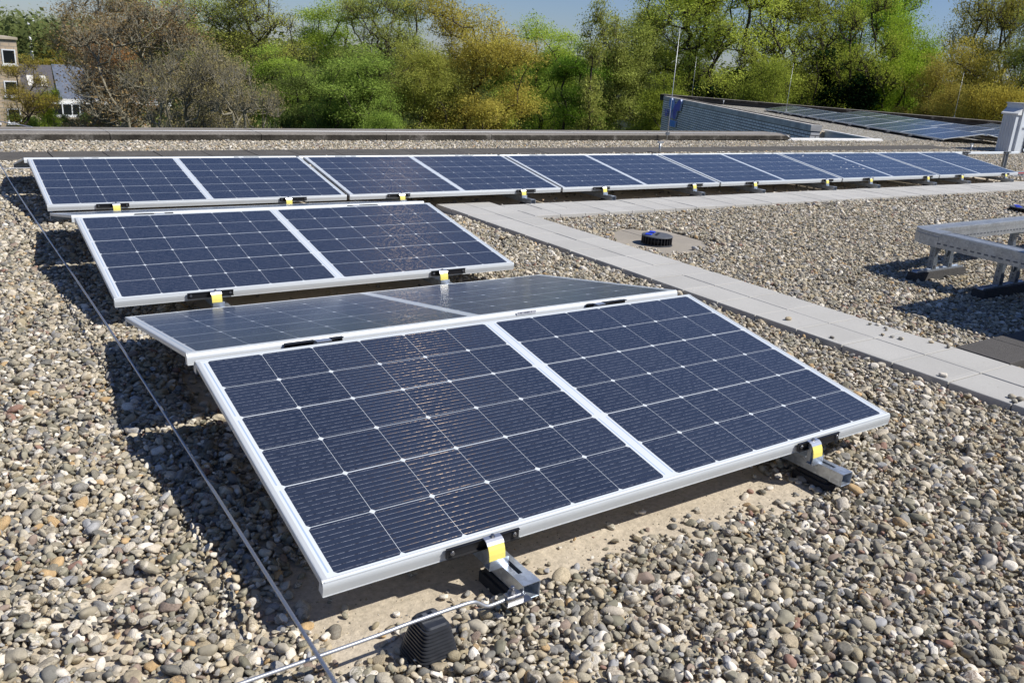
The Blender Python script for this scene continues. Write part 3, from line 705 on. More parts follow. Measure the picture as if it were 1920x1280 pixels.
# ------------------------------------------------------------------ roof outlet (leaf guard)
def make_outlet():
    t = empty('roof_outlet')
    n = 28; r0, r1, h = .110, .104, .062
    b = MB()
    for k in range(n):
        a = 2 * PI * k / n; M = Matrix.Rotation(a, 4, 'Z')
        b.box(r0 - .018, r0, -.0022, .0022, .004, h, M)
    b.tube([(0, 0, 0.0), (0, 0, .010)], [r0 + .006, r0 + .002], 40, False); b.tube([(0, 0, .01), (0, 0, h - .004)], .086, 30, True)
    b.build('finned_drum', 'vent_plastic', t)
    l = MB(); vs = []
    l.tube([(0, 0, h), (0, 0, h + .006), (0, 0, h + .010)], [r0 + .002, r0, r0 - .012], 40, False); l.build('lid', 'vent_lid', t)
    p = MB(); M = Matrix.Rotation(R(35), 4, 'Z')
    p.box(-.075, -.020, .030, .075, h + .0105, h + .017, M); p.box(.022, .078, .028, .070, h + .0105, h + .017, M); p.build('blue_clip', 'blue_plastic', t, bevel=.003)
    k_ = MB(); k_.box(-.05, .05, -.008, .008, h + .0105, h + .014, Matrix.Rotation(R(35), 4, 'Z')); k_.build('lid_rib', 'vent_plastic', t)
    return t
ro = make_outlet(); ro.location = (VX, VY, 0.014); tag(ro, 'round black roof outlet guard with blue clips on its bare slab beside the path', 'roof outlet', 'roof outlets')
ro2 = copy_tree(ro); ro2.location = (8.95, 2.88, 0.02); ro2.scale = (1.3, 1.3, 0.8); tag(ro2, 'black and blue outlet guard at the right photo edge beyond the cable tray', 'roof outlet', 'roof outlets')

# ------------------------------------------------------------------ cable tray on feet
ct = empty('cable_tray', (4.733, 1.60, 0), label='galvanised slotted cable tray bending at a corner above the gravel, right edge', cat='cable tray')
ZB, ZT = 0.245, 0.332
def local(p): return (p[0] - 4.733, p[1] - 1.60, p[2] if len(p) > 2 else 0)
# far run, along +x
def run(mb, slots, p0, p1, wdt, z0=ZB, z1=ZT):
    """tray run whose left/outer top edge goes p0->p1, width to the right of travel"""
    p0, p1 = Vector((*p0, 0)), Vector((*p1, 0)); L = (p1 - p0).length; d = (p1 - p0) / L; s_ = Vector((d.y, -d.x, 0))
    M = Matrix(((d.x, s_.x, 0, p0.x), (d.y, s_.y, 0, p0.y), (0, 0, 1, 0), (0, 0, 0, 1)))
    e = .0015
    mb.box(0, L, 0, wdt, z1 - .0015, z1, M)                                    # lid
    mb.box(0, L, -.002, .0, z1 - .022, z1 + .001, M); mb.box(0, L, wdt, wdt + .002, z1 - .022, z1 + .001, M)   # lid lips
    mb.box(0, L, .012, .016, z1, z1 + .003, M); mb.box(0, L, wdt - .016, wdt - .012, z1, z1 + .003, M)
    mb.box(0, L, 0, e, z0, z1 - .0225, M); mb.box(0, L, wdt - e, wdt, z0, z1 - .0225, M)
    mb.box(0, L, e, wdt - e, z0 - .0, z0 + e, M)
    n = int(L / .046)
    for k in range(n):
        x = .03 + k * .046
        for w_ in ((-.0012, -.0002), (wdt + .0002, wdt + .0012)): slots.box(x, x + .027, w_[0], w_[1], z0 + .022, z0 + .031, M)
tr = MB(); sl_ = MB()
run(tr, sl_, local((4.80, 1.625))[:2], local((8.5, 1.66))[:2], .118)
run(tr, sl_, local((4.540, 0.43))[:2], local((4.645, 1.395))[:2], .150)
tr.build('tray_run', 'galvanised_dull', ct); sl_.build('slots', 'louvre_dark', ct)
cn = MB(); poly = [(4.645, 1.397), (4.660, 1.47), (4.690, 1.55), (4.733, 1.604), (4.765, 1.624), (4.798, 1.628), (4.798, 1.505), (4.805, 1.43), (4.794, 1.392)]
poly = [local(p)[:2] for p in poly][::-1]; cn.prism(poly, ZB - .001, ZT + .0025, 'z'); cn.build('corner_piece', 'galvanised_dull', ct)
gr = MB(); q1 = [local(p)[:2] for p in [(4.6435, 1.397), (4.6585, 1.471), (4.689, 1.552), (4.732, 1.606)]]
gr.tube([(x, y, ZT - .022) for x, y in q1], .0022, 6); gr.build('corner_bead', 'galvanised_dull', ct)
def support(name, x0, x1, y, posts, label):
    t = empty(name, ((x0 + x1) / 2, y, 0), label=label, cat='support foot', group='tray supports on black rubber feet'); c = (x0 + x1) / 2
    b = MB(); b.prism([(-.045, .004), (-.036, .072), (.036, .072), (.045, .004)], x0 - c, x1 - c, 'x'); b.build('rubber_block', 'rubber_pad', t)
    ch_ = MB(); ch_.box(x0 - c + .01, x1 - c - .01, -.020, -.017, .0725, .084); ch_.box(x0 - c + .01, x1 - c - .01, .017, .020, .0725, .084); ch_.box(x0 - c + .01, x1 - c - .01, -.017, .017, .0725, .0745); ch_.build('foot_channel', 'galvanised', t)
    for px in posts:
        p = MB(); q_ = px - c
        p.box(q_ - .018, q_ - .0155, -.019, .019, .085, ZB - .026); p.box(q_ - .0155, q_ + .020, -.019, -.0165, .085, ZB - .026); p.box(q_ - .0155, q_ + .020, .0165, .019, .085, ZB - .026)
        p.box(q_ - .024, q_ + .024, -.0225, -.0195, .085, .150); p.build('post', 'shaded_leg_metal', t)
        h_ = MB()
        for zz_, s2 in ((.115, .006), (.135, .004), (.17, .006), (.19, .003), (.205, .003)): h_.box(q_ - .0192, q_ - .0181, -.004, .004, zz_ - s2, zz_ + s2)
        h_.tube([(q_, -.0225, .105), (q_, -.028, .105)], .009, 8); h_.build('holes_and_bolt', 'louvre_dark', t)
    cr = MB(); a_, b_ = min(posts) - c - .03, max(posts) - c + .03
    cr.box(a_, b_, -.020, .020, ZB - .024, ZB - .0015); cr.build('cross_arm', 'shaded_leg_metal', t)
    g_ = MB(); g_.prism([(min(posts) - c + .021, ZB - .0245), (min(posts) - c + .085, ZB - .0245), (min(posts) - c + .021, ZB - .095)], -.003, .003, 'y'); g_.prism([(max(posts) - c - .019, ZB - .0245), (max(posts) - c - .085, ZB - .0245), (max(posts) - c - .019, ZB - .095)], -.003, .003, 'y'); g_.build('gusset', 'shaded_leg_metal', t)
    return t
support('tray_support', 4.56, 5.13, 1.465, (4.755, 4.945), 'sunlit tray support with two posts on a black rubber foot, under the tray corner')
support('tray_support', 4.545, 5.115, 1.030, (4.748, 4.940), 'shaded tray support with two posts standing nearer the right photo edge')
support('tray_support', 5.88, 6.45, 1.585, (6.02, 6.30), 'tray support under the far tray run, seen between the two tray arms')
# unseen box, styled as a ventilation unit, added to throw the large gravel shadow
ah = empty('unseen_shadow_box', (4.33, -1.075, 0), label='large unseen box added just outside the right photo edge, casting the big shadow', cat='unseen box')
am = MB(); am.box(0, 1.9, 0, 1.52, .08, .99); am.build('casing', 'galvanised_box', ah, bevel=.012)
am = MB(); am.box(0.05, 1.85, .05, 1.47, .003, .0795); am.build('plinth', 'rubber_pad', ah)
am = MB()
for k in range(9): am.prism([(-.002, .25 + k * .07), (-.022, .23 + k * .07), (-.020, .228 + k * .07), (-.002, .246 + k * .07)], .3, 1.4, 'y' if False else 'y')
am.build('louvre', 'galvanised_dull', ah)

# ------------------------------------------------------------------ stack of spare rails beside the last panel
rs = random.Random(8)
for k, (dx, dy, dz, L, ang, mat, lab) in enumerate([(12.9, 4.95, .004, 1.6, -8, 'galvanised', 'spare grey rail lying lowest in the stack past the last panel'), (12.95, 5.03, .046, 1.5, -5, 'red_paint', 'spare red edged rail lying on the stack past the last panel'), (12.85, 5.12, .004, 1.7, -10, 'galvanised_dull', 'spare dull rail at the back of the stack past the last panel'), (13.1, 4.80, .004, 1.3, -6, 'blue_plastic', 'spare blue edged rail at the front of the stack past the last panel')]):
    t = empty('spare_rail', (dx, dy, dz), (0, 0, R(ang)), lab, 'rail', 'spare rails stacked beside the long row')
    m_ = MB(); m_.box(0, L, 0, .004, 0, .038); m_.box(0, L, .041, .045, 0, .038); m_.box(0, L, .004, .041, 0.0, .003); m_.box(0, L, .004, .041, .035, .038); m_.build('rail_profile', 'galvanised_dull', t)
    m_ = MB(); m_.box(0.05, L - .05, -.0012, -.0002, .012, .026); m_.build('coloured_strip', mat, t)
for k, xx in enumerate((12.62, 13.86)):
    t = empty('ridge_stand', (xx, YE + 1.0, 0), label='bare galvanised stand under the %s end of the last back panel' % ('left', 'right')[k], cat='stand', group='stands under the lone back panel')
    m_ = MB(); m_.box(-.05, -.047, 0, .03, .002, .30); m_.box(.047, .05, 0, .03, .002, .30); m_.box(-.047, .047, .027, .03, .002, .30); m_.build('upright', 'galvanised_dull', t)
    m_ = MB(); m_.box(-.09, .09, -.01, .035, .301, .316); m_.build('jaw', 'black_metal', t)

# ------------------------------------------------------------------ parapet along the back edge of the near roof
pa = empty('parapet', (0, 9.5, 0), label='weathered concrete parapet coping along the far edge of the near roof', cat='parapet')
A_, B_ = Vector((-9.5, 9.02, .083)), Vector((13.80, 9.80, .138)); dirp = (B_ - A_).normalized(); Lp = (B_ - A_).length
sd = Vector((-dirp.y, dirp.x, 0)).normalized(); upv = dirp.cross(sd).normalized() * -1
if upv.z < 0: upv = -upv
MP = Matrix(((dirp.x, sd.x, upv.x, A_.x), (dirp.y, sd.y, upv.y, A_.y), (dirp.z, sd.z, upv.z, A_.z), (0, 0, 0, 1)))
MPl = Matrix.Translation((0, -9.5, 0)) @ MP
x = 0; k = 0; rs = random.Random(3)
while x < Lp - .1:
    L = min(1.78, Lp - x); sb = MB(); j = rs.uniform(-.002, .002)
    # sloped top, drip lip at the front
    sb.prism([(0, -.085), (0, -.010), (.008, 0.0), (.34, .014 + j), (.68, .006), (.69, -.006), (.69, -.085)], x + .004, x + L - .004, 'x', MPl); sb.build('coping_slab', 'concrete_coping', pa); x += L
fm = MB(); fm.box(0, Lp - .1, .045, .50, -.30, -.086, MPl); fm.build('upstand', 'black_metal', pa)
fm = MB(); fm.prism([(.030, -.112), (.034, -.112), (.02, -.17), (-.05, -.185), (-.052, -.18)], 0, Lp - .1, 'x', MPl); fm.build('flashing', 'lead', pa)
wp = MB(); wp.tube([tuple(MP @ Vector((x_, .14, .022))) for x_ in np.linspace(0, Lp - .3, 40)], .0045, 6)
tag(wp.build('coping_wire', 'wire_alu'), 'thin aluminium conductor wire running along the top of the concrete parapet', 'wire')
wk = MB().tube(arc_pts([tuple(on_z(0, 228, .20)), tuple(on_z(18, 231, .19)), tuple(on_z(36, 234, .165)), tuple(on_z(60, 238.5, .16))], 4), .006, 6)
tag(wk.build('spare_wire', 'wire_alu'), 'bent end of wire over the parapet at the left photo edge', 'wire')
# white edge trim right of the parapet end
wt = MB(); p1, p2 = Vector((13.75, 9.85, 0)), Vector((17.0, 9.86, 0)); wt.box(p1.x, p2.x, 9.84, 9.92, .0, .075); wt.box(p1.x, p2.x, 9.80, 9.8395, .03, .06)
tag(wt.build('edge_trim', 'white_trim'), 'white metal roof edge trim right of the parapet end', 'trim')
# cranked wires at the parapet end
wl = MB().tube(arc_pts([tuple(on_z(1462, 249, .2)), tuple(on_z(1478, 256, .16)), tuple(on_z(1490, 267, .03)), tuple(on_z(1500, 262, .02))]), .008, 6)
tag(wl.build('corner_wire', 'wire_alu'), 'short looping wire at the right end of the parapet', 'wire')

# lightning rods
def rod(x, y, h, label, base=True, z=0.0):
    t = empty('lightning_rod', (x, y, z), label=label, cat='lightning rod', group='thin lightning rods')
    m_ = MB(); m_.tube([(0, 0, .04), (0, 0, h * .30), (0, 0, h * .305), (0, 0, h)], [.008, .007, .005, .003], 8); m_.build('rod', 'wire_alu', t)
    m_ = MB(); m_.tube([(0, 0, .002), (0, 0, .03), (0, 0, .045)], [.17, .17, .12], 24, False); m_.build('concrete_foot', 'paver_stained', t)
    m_ = MB(); m_.box(-.03, .03, -.02, .02, .14, .19); m_.build('joint_clamp', 'bolt_steel', t)
    return t
g_ = on_z(1250, 265.5, .03); rod(g_.x, g_.y, 1.90, 'tallest looking lightning rod, standing on the gravel before the parapet')
g_ = on_z(1296.5, 184.5, .06); rod(g_.x, g_.y, 1.95, 'lightning rod standing near the top left corner of the far brick wall')
g_ = on_z(1472.6, 214.5, .03); rod(g_.x, g_.y, 1.75, 'lightning rod in front of the far solar array')
g_ = on_z(1788.8, 221, .12); rod(g_.x, g_.y, 1.9, 'lightning rod rising behind the far solar array on the right')
for (px, py, lab) in ((1236, 288, 'short grey wire post on the gravel beyond the long back row'), (1819, 286, 'short dark wire post left of the ventilation housing'), (1356, 196, 'small wire post on the gravel of the far roof')):
    g_ = on_z(px, py, .03); t = empty('wire_post', g_, label=lab, cat='post', group='wire posts')
    sc = (g_ - Vector(CAM)).length
    m_ = MB(); m_.tube([(0, 0, -.02), (0, 0, .15)], .016, 8); m_.build('post_tube', 'galvanised_dull', t)
    m_ = MB(); m_.box(-.05, .05, -.015, .015, .15, .175); m_.build('post_cap', 'galvanised_dull', t)

# ------------------------------------------------------------------ far roof: brick wall, sign, recess, coping, array, ventilation housing
def wall_uv(o, d):
    me = o.data; uv = me.uv_layers.new(name='UVMap')
    for p in me.polygons:
        for li in p.loop_indices:
            v = me.vertices[me.loops[li].vertex_index].co; n_ = p.normal
            u_ = v.x * d[0] + v.y * d[1] if abs(n_.x * d[0] + n_.y * d[1]) < 0.7 else v.x * d[1] - v.y * d[0]
            uv.data[li].uv = (u_, v.z)
WF, WN = Vector((26.20, 26.42, 0)), Vector((17.60, 12.18, 0)); wd_ = (WN - WF).normalized(); wn_ = Vector((wd_.y, -wd_.x, 0))
if (Vector(CAM) - WF).dot(wn_) < 0: wn_ = -wn_
Lw = (WN - WF).length
bw = empty('brick_wall', WF, label='grey blue painted brick wall facing the courtyard below the far roof', cat='wall')
MW = Matrix(((wd_.x, wn_.x, 0, 0), (wd_.y, wn_.y, 0, 0), (0, 0, 1, 0), (0, 0, 0, 1)))
m_ = MB(); m_.box(0, Lw, -.24, 0.0, -7, .02, MW); o = m_.build('brickwork', 'brick_grey', bw); wall_uv(o, wd_)
m_ = MB(); m_.box(-.01, Lw + .01, -.26, 0.012, .0205, .17, MW); m_.build('top_band', 'band_concrete', bw)
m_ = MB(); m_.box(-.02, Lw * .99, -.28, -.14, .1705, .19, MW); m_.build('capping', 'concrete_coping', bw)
# sign: real letters and two petals standing off the wall
sg = empty('wall_sign', WF, label='blue sign with two upright petals, letters and a lower block on the far brick wall', cat='sign')
fp = WF + wn_ * 0.10
def sw(px, py):                              # photo point -> sign plane coordinates (along wall, height)
    h_ = on_plane(px, py, fp, wn_) - WF; return (h_.dot(wd_), h_.z)
def c8(a, b): return (1225 + a / 12.8, 170 + b / 12.8)
def sign_poly(name, pts_, mat, y0, y1, edge=True):
    q_ = [sw(*c8(*p)) for p in pts_]; m_ = MB(); vs = [MW @ Vector((u_, y1, v_)) for u_, v_ in q_] + [MW @ Vector((u_, y0, v_)) for u_, v_ in q_]; n = len(q_)
    m_.add(vs[:n], [tuple(range(n))]); m_.build(name, mat, sg)
    if edge:
        m_ = MB(); m_.add(vs, [(i, (i + 1) % n, n + (i + 1) % n, n + i) for i in range(n)]); m_.build(name + '_side', 'sign_edge', sg)
def ell(cx, cy, rx, ry, tl, n=28, cut=None):
    out = []
    for k in range(n):
        a = 2 * PI * k / n; u, v = rx * math.cos(a), ry * math.sin(a); out.append((cx + u * math.cos(tl) - v * math.sin(tl), cy + u * math.sin(tl) + v * math.cos(tl)))
    return out
sign_poly('petal', ell(430, 330, 48, 150, R(-2)), 'sign_light_blue', .03, .10)
sign_poly('petal', [(655, 215), (668, 260), (660, 330), (640, 410), (620, 490), (575, 490), (548, 540), (530, 620), (505, 690), (470, 680), (462, 600), (468, 520), (480, 440), (500, 370), (530, 330), (560, 310), (590, 250), (625, 220)], 'sign_blue', .03, .10)
sign_poly('letter_stem', [(385, 480), (440, 480), (425, 660), (395, 660)], 'sign_blue', .03, .10)
for a_, b_ in ((275, 300), (312, 330), (345, 362)): sign_poly('letter', [(a_, 440), (b_, 445), (b_ - 4, 625), (a_ + 3, 610)], 'sign_blue', .02, .098, False)
sign_poly('letter', [(300, 560), (345, 450), (350, 480), (312, 620)], 'sign_blue', .02, .0975, False)
sign_poly('lower_block', [(390, 700), (520, 735), (515, 790), (500, 885), (375, 845)], 'sign_light_blue', .03, .10)
# recess wall between the brick wall and our roof
rw = empty('courtyard_recess', (18.15, 12.1, 0), label='pale blue fascia with a dark window at the end of the brick wall', cat='wall')
ra, rb_ = Vector((18.10, 12.12, 0)), Vector((16.93, 9.90, 0)); rd = (rb_ - ra).normalized(); rn = Vector((rd.y, -rd.x, 0))
if (Vector(CAM) - ra).dot(rn) < 0: rn = -rn
MR = Matrix(((rd.x, rn.x, 0, ra.x - 18.15), (rd.y, rn.y, 0, ra.y - 12.1), (0, 0, 1, 0), (0, 0, 0, 1))); LR = (rb_ - ra).length
m_ = MB(); m_.box(0, LR, 0.0, .02, -.42, .03, MR); m_.build('fascia_panel', 'fascia', rw)
m_ = MB(); m_.box(-.1, LR, -.06, .06, .0305, .06, MR); m_.build('top_trim', 'white_trim', rw)
m_ = MB(); m_.box(0.1, LR, 0.004, .012, -2.4, -.4205, MR); m_.build('window', 'dark_glass', rw)
m_ = MB()
for u_ in (0.05, .9, 1.7): m_.box(u_, u_ + .05, .0125, .04, -2.4, -.421, MR)
m_.build('window_post', 'fascia', rw)
# far coping
BC = [Vector((26.15, 26.6, 0)), Vector((31.5, 15.0, 0)), Vector((38.2, 0.5, 0))]
fc = empty('far_parapet', BC[0], label='long concrete coping along the far edge of the other roof', cat='parapet')
for i in range(2):
    a_, b_ = BC[i], BC[i + 1]; d_ = (b_ - a_).normalized(); s_ = Vector((d_.y, -d_.x, 0)); L = (b_ - a_).length
    if (Vector(CAM) - a_).dot(s_) < 0: s_ = -s_
    Mx = Matrix(((d_.x, s_.x, 0, a_.x - BC[0].x), (d_.y, s_.y, 0, a_.y - BC[0].y), (0, 0, 1, 0), (0, 0, 0, 1)))
    m_ = MB(); m_.box(0, L, -.2, 0.0, -.02, .135, Mx); m_.build('upstand', 'black_metal', fc)
    for k in range(int(L / 1.8) + 1):
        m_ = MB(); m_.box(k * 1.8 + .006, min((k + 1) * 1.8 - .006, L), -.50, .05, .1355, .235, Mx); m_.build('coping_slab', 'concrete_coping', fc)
# far solar array: rows turned by 59.5 degrees
ang = math.atan2(-(9.99), -(5.89))     # direction from far end to near end of the row
B0 = Vector((19.17, 9.65, 0)); rowd = Vector((5.89, 9.99, 0)).normalized(); angr = math.atan2(rowd.y, rowd.x)
# local frame: x from near end to far end would make panels face the other way, so x runs from far end to near end
ang2 = math.atan2(-rowd.y, -rowd.x)
FAR0 = B0 + rowd * (6 * 2.0402)
PN = ['first', 'second', 'third', 'fourth', 'fifth', 'sixth', 'seventh', 'eighth']
def far_row(n, x_start, yoff, facing, lab):
    for k in range(n):
        panel(x_start + k * 2.0402, yoff + (0 if facing else 1.04), facing, '%s panel from the far end, %s, far roof' % (PN[k], lab), 'solar panels on the far roof', (FAR0.x, FAR0.y), ang2, 0.168, 0.11)
far_row(6, 0.03, 0.02, True, 'nearest row')
far_row(6, 0.03, 0.02, False, 'back side of nearest row')
far_row(6, 0.9, 2.31, True, 'second facing row')
far_row(6, 0.9, 2.31, False, 'back side of second row')
far_row(6, 5.2, 4.60, True, 'third facing row')
for k in range(11):
    pos = Matrix.Translation((FAR0.x, FAR0.y, 0)) @ Matrix.Rotation(ang2, 4, 'Z') @ Vector((0.45 + k * 1.15, -0.09, 0))
    t = empty('array_foot', pos, (0, 0, ang2), '%s black foot from the far end along the low edge of the far array' % (ON[k]), 'foot', 'black feet of the far array')
    m_ = MB(); m_.box(-.06, .06, -.05, 1.0, .002, .05); m_.build('foot_block', 'rubber', t)
    m_ = MB(); m_.box(-.05, .05, .02, .07, .051, .10); m_.build('foot_clamp', 'galvanised_dull', t)

# ventilation housing at the right edge
vh = empty('ventilation_housing', (18.07, 7.57, 0), label='pale blue grey metal ventilation housing with louvres at the right photo edge', cat='ventilation housing')
m_ = MB(); m_.box(0.12, 3.6, 0.02, .34, .02, 1.02); m_.build('casing', 'unit_metal', vh, bevel=.01)
m_ = MB(); m_.box(-.02, .1195, .03, .30, .02, .80)
for k in range(5): m_.box(-.034, -.0205, .05 + k * .055, .062 + k * .055, .02, .80)
m_.build('side_duct', 'unit_metal', vh)
m_ = MB(); m_.prism([(-.035, .801), (-.04, .83), (.119, .93), (.119, .801)], 0.0, .34, 'y'); m_.build('duct_hood', 'unit_roof', vh)
m_ = MB(); m_.box(0.11, 3.8, -.015, .36, 1.021, 1.04); m_.box(.12, 3.6, -.02, .0185, .90, 1.02); m_.build('roof_plate', 'unit_roof', vh)
m_ = MB(); m_.box(.13, .22, -.02, .0185, .02, .899); m_.box(.2205, 3.6, -.012, .0185, .55, .58); m_.build('trim', 'unit_metal', vh)
m_ = MB(); m_.box(.55, 3.4, .0, .0185, .03, .52); m_.build('louvre_opening', 'louvre_dark', vh)
for k in range(6):
    m_ = MB(); z_ = .07 + k * .08; m_.prism([(-.035, z_), (-.030, z_ - .005), (-.001, z_ + .055), (-.004, z_ + .060)], .52, 3.42, 'x'); m_.build('louvre', 'unit_metal', vh)

# ------------------------------------------------------------------ buildings far left, mast, car
def bld(label, cat, name, loc): return empty(name, loc, label=label, cat=cat)
ab = bld('tan brick apartment block with white framed windows at the left photo edge', 'building', 'apartment_block', (2, 80, -7))
x1 = 6.43; 
m_ = MB(); m_.box(-12, x1 - 2, 0, 12, 0, 7.25); o = m_.build('wall', 'brick_tan', ab); wall_uv(o, (1, 0))
m_ = MB(); m_.box(-12.1, x1 - 1.9, -.15, 12.1, 7.2505, 7.42); m_.build('roof_edge', 'cream_wall', ab)
for zc in (5.92, 3.50, 1.35):
    for xc in (5.80, 4.25, 2.6, 1.0):
        wx = xc - 2 + (0.0 if zc > 5 else -.1); hw_, hh = .48, .58
        m_ = MB(); 
        for bx in ((-hw_, -hw_ + .09, -hh, hh), (hw_ - .09, hw_, -hh, hh), (-hw_ + .09, hw_ - .09, -hh, -hh + .09), (-hw_ + .09, hw_ - .09, hh - .09, hh)): m_.box(wx + bx[0], wx + bx[1], -.05, -.003, zc + bx[2], zc + bx[3])
        f_ = m_.build('window', 'white_paint', ab)
        m_ = MB(); m_.box(wx - hw_ + .09, wx + hw_ - .09, -.02, -.004, zc - hh + .09, zc + hh - .09); m_.build('pane', 'dark_glass', f_)
        m_ = MB(); m_.box(wx - hw_ - .08, wx + hw_ + .08, -.12, -.003, zc - hh - .14, zc - hh - .001); m_.build('sill', 'white_paint', f_)
ho = bld('low house with dark tiled and pale slate roofs and a white bay window, left background', 'house', 'house', (7, 84, -7))
m_ = MB(); m_.box(-.2, 12, 1.2, 9, 0, 2.45); m_.build('wall', 'cream_wall', ho)
m_ = MB(); m_.add([(-.5, 0.6, 2.2), (2.55, 0.6, 2.2), (2.65, 4.2, 5.15), (-.5, 4.2, 5.15), (-.5, 0.6, 2.05), (2.55, 0.6, 2.05), (2.65, 4.2, 5.0), (-.5, 4.2, 5.0)], [(0, 1, 2, 3), (4, 7, 6, 5), (0, 4, 5, 1), (1, 5, 6, 2), (2, 6, 7, 3), (3, 7, 4, 0)]); m_.build('tiled_roof', 'roof_tile', ho)
m_ = MB(); m_.add([(2.6, 0.5, 2.5), (12, 0.5, 2.5), (12, 4.2, 5.25), (2.7, 4.2, 5.25), (2.6, 0.5, 2.3), (12, 0.5, 2.3), (12, 4.2, 5.05), (2.7, 4.2, 5.05)], [(0, 1, 2, 3), (4, 7, 6, 5), (0, 4, 5, 1), (1, 5, 6, 2), (2, 6, 7, 3), (3, 7, 4, 0)]); rr_ = m_.build('slate_roof', 'slate_light', ho)
m_ = MB(); m_.box(2.5, 12, .40, .49, 2.1, 2.5); m_.build('gutter', 'white_trim', ho)
for (a_, b_) in ((.5, 1.0), (1.5, 2.0)):
    m_ = MB(); m_.add([(a_, 2.0, 3.45), (b_, 2.0, 3.45), (b_, 3.0, 4.27), (a_, 3.0, 4.27)], [(0, 1, 2, 3)]); m_.build('skylight', 'white_trim', ho)
m_ = MB(); m_.box(1.9, 4.2, .3, 1.19, .95, 1.15); m_.box(1.9, 4.2, .3, 1.19, 2.05, 2.2)
for u_ in (1.9, 2.75, 3.5, 4.12): m_.box(u_, u_ + .09, .3, .40, 1.151, 2.049)
f_ = m_.build('bay_window', 'white_paint', ho); m_ = MB(); m_.box(1.95, 4.15, .34, .38, 1.152, 2.048); m_.build('pane', 'dark_glass', f_)
m_ = MB(); m_.box(1.9, 4.2, .3, 1.19, 0, .949); m_.build('bay_base', 'cream_wall', ho)
# parked car
cp = at_dist(134, 88.0); pk = empty('parked_car', (cp.x, cp.y, -6.2), (0, 0, R(12)), 'white parked car partly hidden by bushes in front of the house', 'car')
m_ = MB(); prof = [(-2.05, .35), (-2.1, .7), (-1.9, .88), (-1.1, .95), (-.55, 1.38), (.85, 1.42), (1.5, 1.0), (2.05, .9), (2.1, .35)]
m_.prism(prof, -.85, .85, 'y'); 
m_.v = [(x_, y_ * (1 if z_ < 1 else .85), z_) for x_, y_, z_ in m_.v]; m_.build('body', 'car_paint', pk, bevel=.03)
m_ = MB(); m_.prism([(-.98, .97), (-.52, 1.33), (.80, 1.36), (1.33, 1.0)], -.80, .80, 'y'); m_.v = [(x_, y_ * (1.005 if z_ < 1.1 else .93), z_) for x_, y_, z_ in m_.v]; m_.build('side_window', 'dark_glass', pk)
for sx in (-1.3, 1.3):
    for sy in (-.86, .70): m_ = MB(); m_.tube([(sx, sy, .33), (sx, sy + .18, .33)], .33, 20, False); m_.build('wheel', 'tyre', pk)
for sy in (-.6, .6): m_ = MB(); m_.box(2.05, 2.12, sy - .15, sy + .15, .62, .76); m_.build('headlight', 'white_paint', pk)
# flood light mast
mp = at_dist(63, 120.0); ms = empty('light_mast', (mp.x, mp.y, -7), label='tall white lamp mast rising above the far left trees', cat='mast')
m_ = MB(); m_.tube([(0, 0, 0), (0, 0, 9.0)], [.22, .12], 10); m_.build('mast_pole', 'white_paint', ms)
m_ = MB(); m_.box(-.6, .6, -.1, .1, 9.01, 9.15); m_.box(-.55, -.25, -.15, .15, 9.151, 9.32); m_.box(.25, .55, -.15, .15, 9.151, 9.32); m_.build('lamp_head', 'white_paint', ms)
# street lamp and low brick house seen under the crowns right of centre
lp = at_dist(1137, 62.0); ls = empty('street_lamp', (lp.x, lp.y, -7), label='slim pale street lamp between the trunks left of the brick wall', cat='street lamp')
m_ = MB(); m_.tube([(0, 0, 0), (0, 0, 4.9), (.15, -.08, 5.15), (.8, -.5, 5.2)], [.06, .05, .045, .04], 8); m_.build('lamp_post', 'white_trim', ls)
m_ = MB(); m_.box(.5, 1.1, -.62, -.40, 5.2, 5.3); m_.build('lamp_head', 'white_trim', ls)
hp = at_dist(1185, 75.0); h2 = empty('brick_house', (hp.x, hp.y, -7), (0, 0, R(-38)), 'small pinkish brick house seen through the trees left of the brick wall', 'house')
m_ = MB(); m_.box(-2.4, 2.4, 0, 6, 0, 4.4); o = m_.build('wall', 'cream_wall', h2)
m_ = MB(); m_.prism([(-2.9, 4.3), (0, 6.4), (2.9, 4.3), (2.9, 4.401), (0, 6.6), (-2.9, 4.401)], -.4, 6.4, 'y'); m_.build('roof', 'roof_tile', h2)
m_ = MB(); m_.box(-1.6, -.4, -.05, -.004, 2.6, 3.6); m_.build('window', 'dark_glass', h2)

# ------------------------------------------------------------------ trees
def crown_points(r, n, H, W, z0, lobes, shell=0.55):
    """points in a lumpy crown: ellipsoid lobes around the crown axis"""
    zc = (z0 + H) / 2; hz = (H - z0) / 2; L = []
    for i in range(lobes):
        a = r.uniform(0, 6.28); f = r.uniform(0.15, 0.78); zz = r.uniform(-.85, .85); q_ = math.sqrt(max(0, 1 - zz * zz * .8))
        L.append((f * q_ * W * math.cos(a), f * q_ * W * math.sin(a), zc + zz * hz * .85, r.uniform(.17, .30) * W))
    out = []
    while len(out) < n:
        c = L[r.randint(len(L))]; d = r.normal(size=3); d /= np.linalg.norm(d); d[2] = abs(d[2]) * .95 - .22; rad = c[3] * r.uniform(shell, 1) ** 0.6
        p = np.array([c[0] + d[0] * rad, c[1] + d[1] * rad, c[2] + d[2] * rad * .85])
        if p[2] > z0 * .8 and (p[0] ** 2 + p[1] ** 2) / W ** 2 + ((p[2] - zc) / (hz * 1.05)) ** 2 < 1.15: out.append(p)
    return np.array(out)
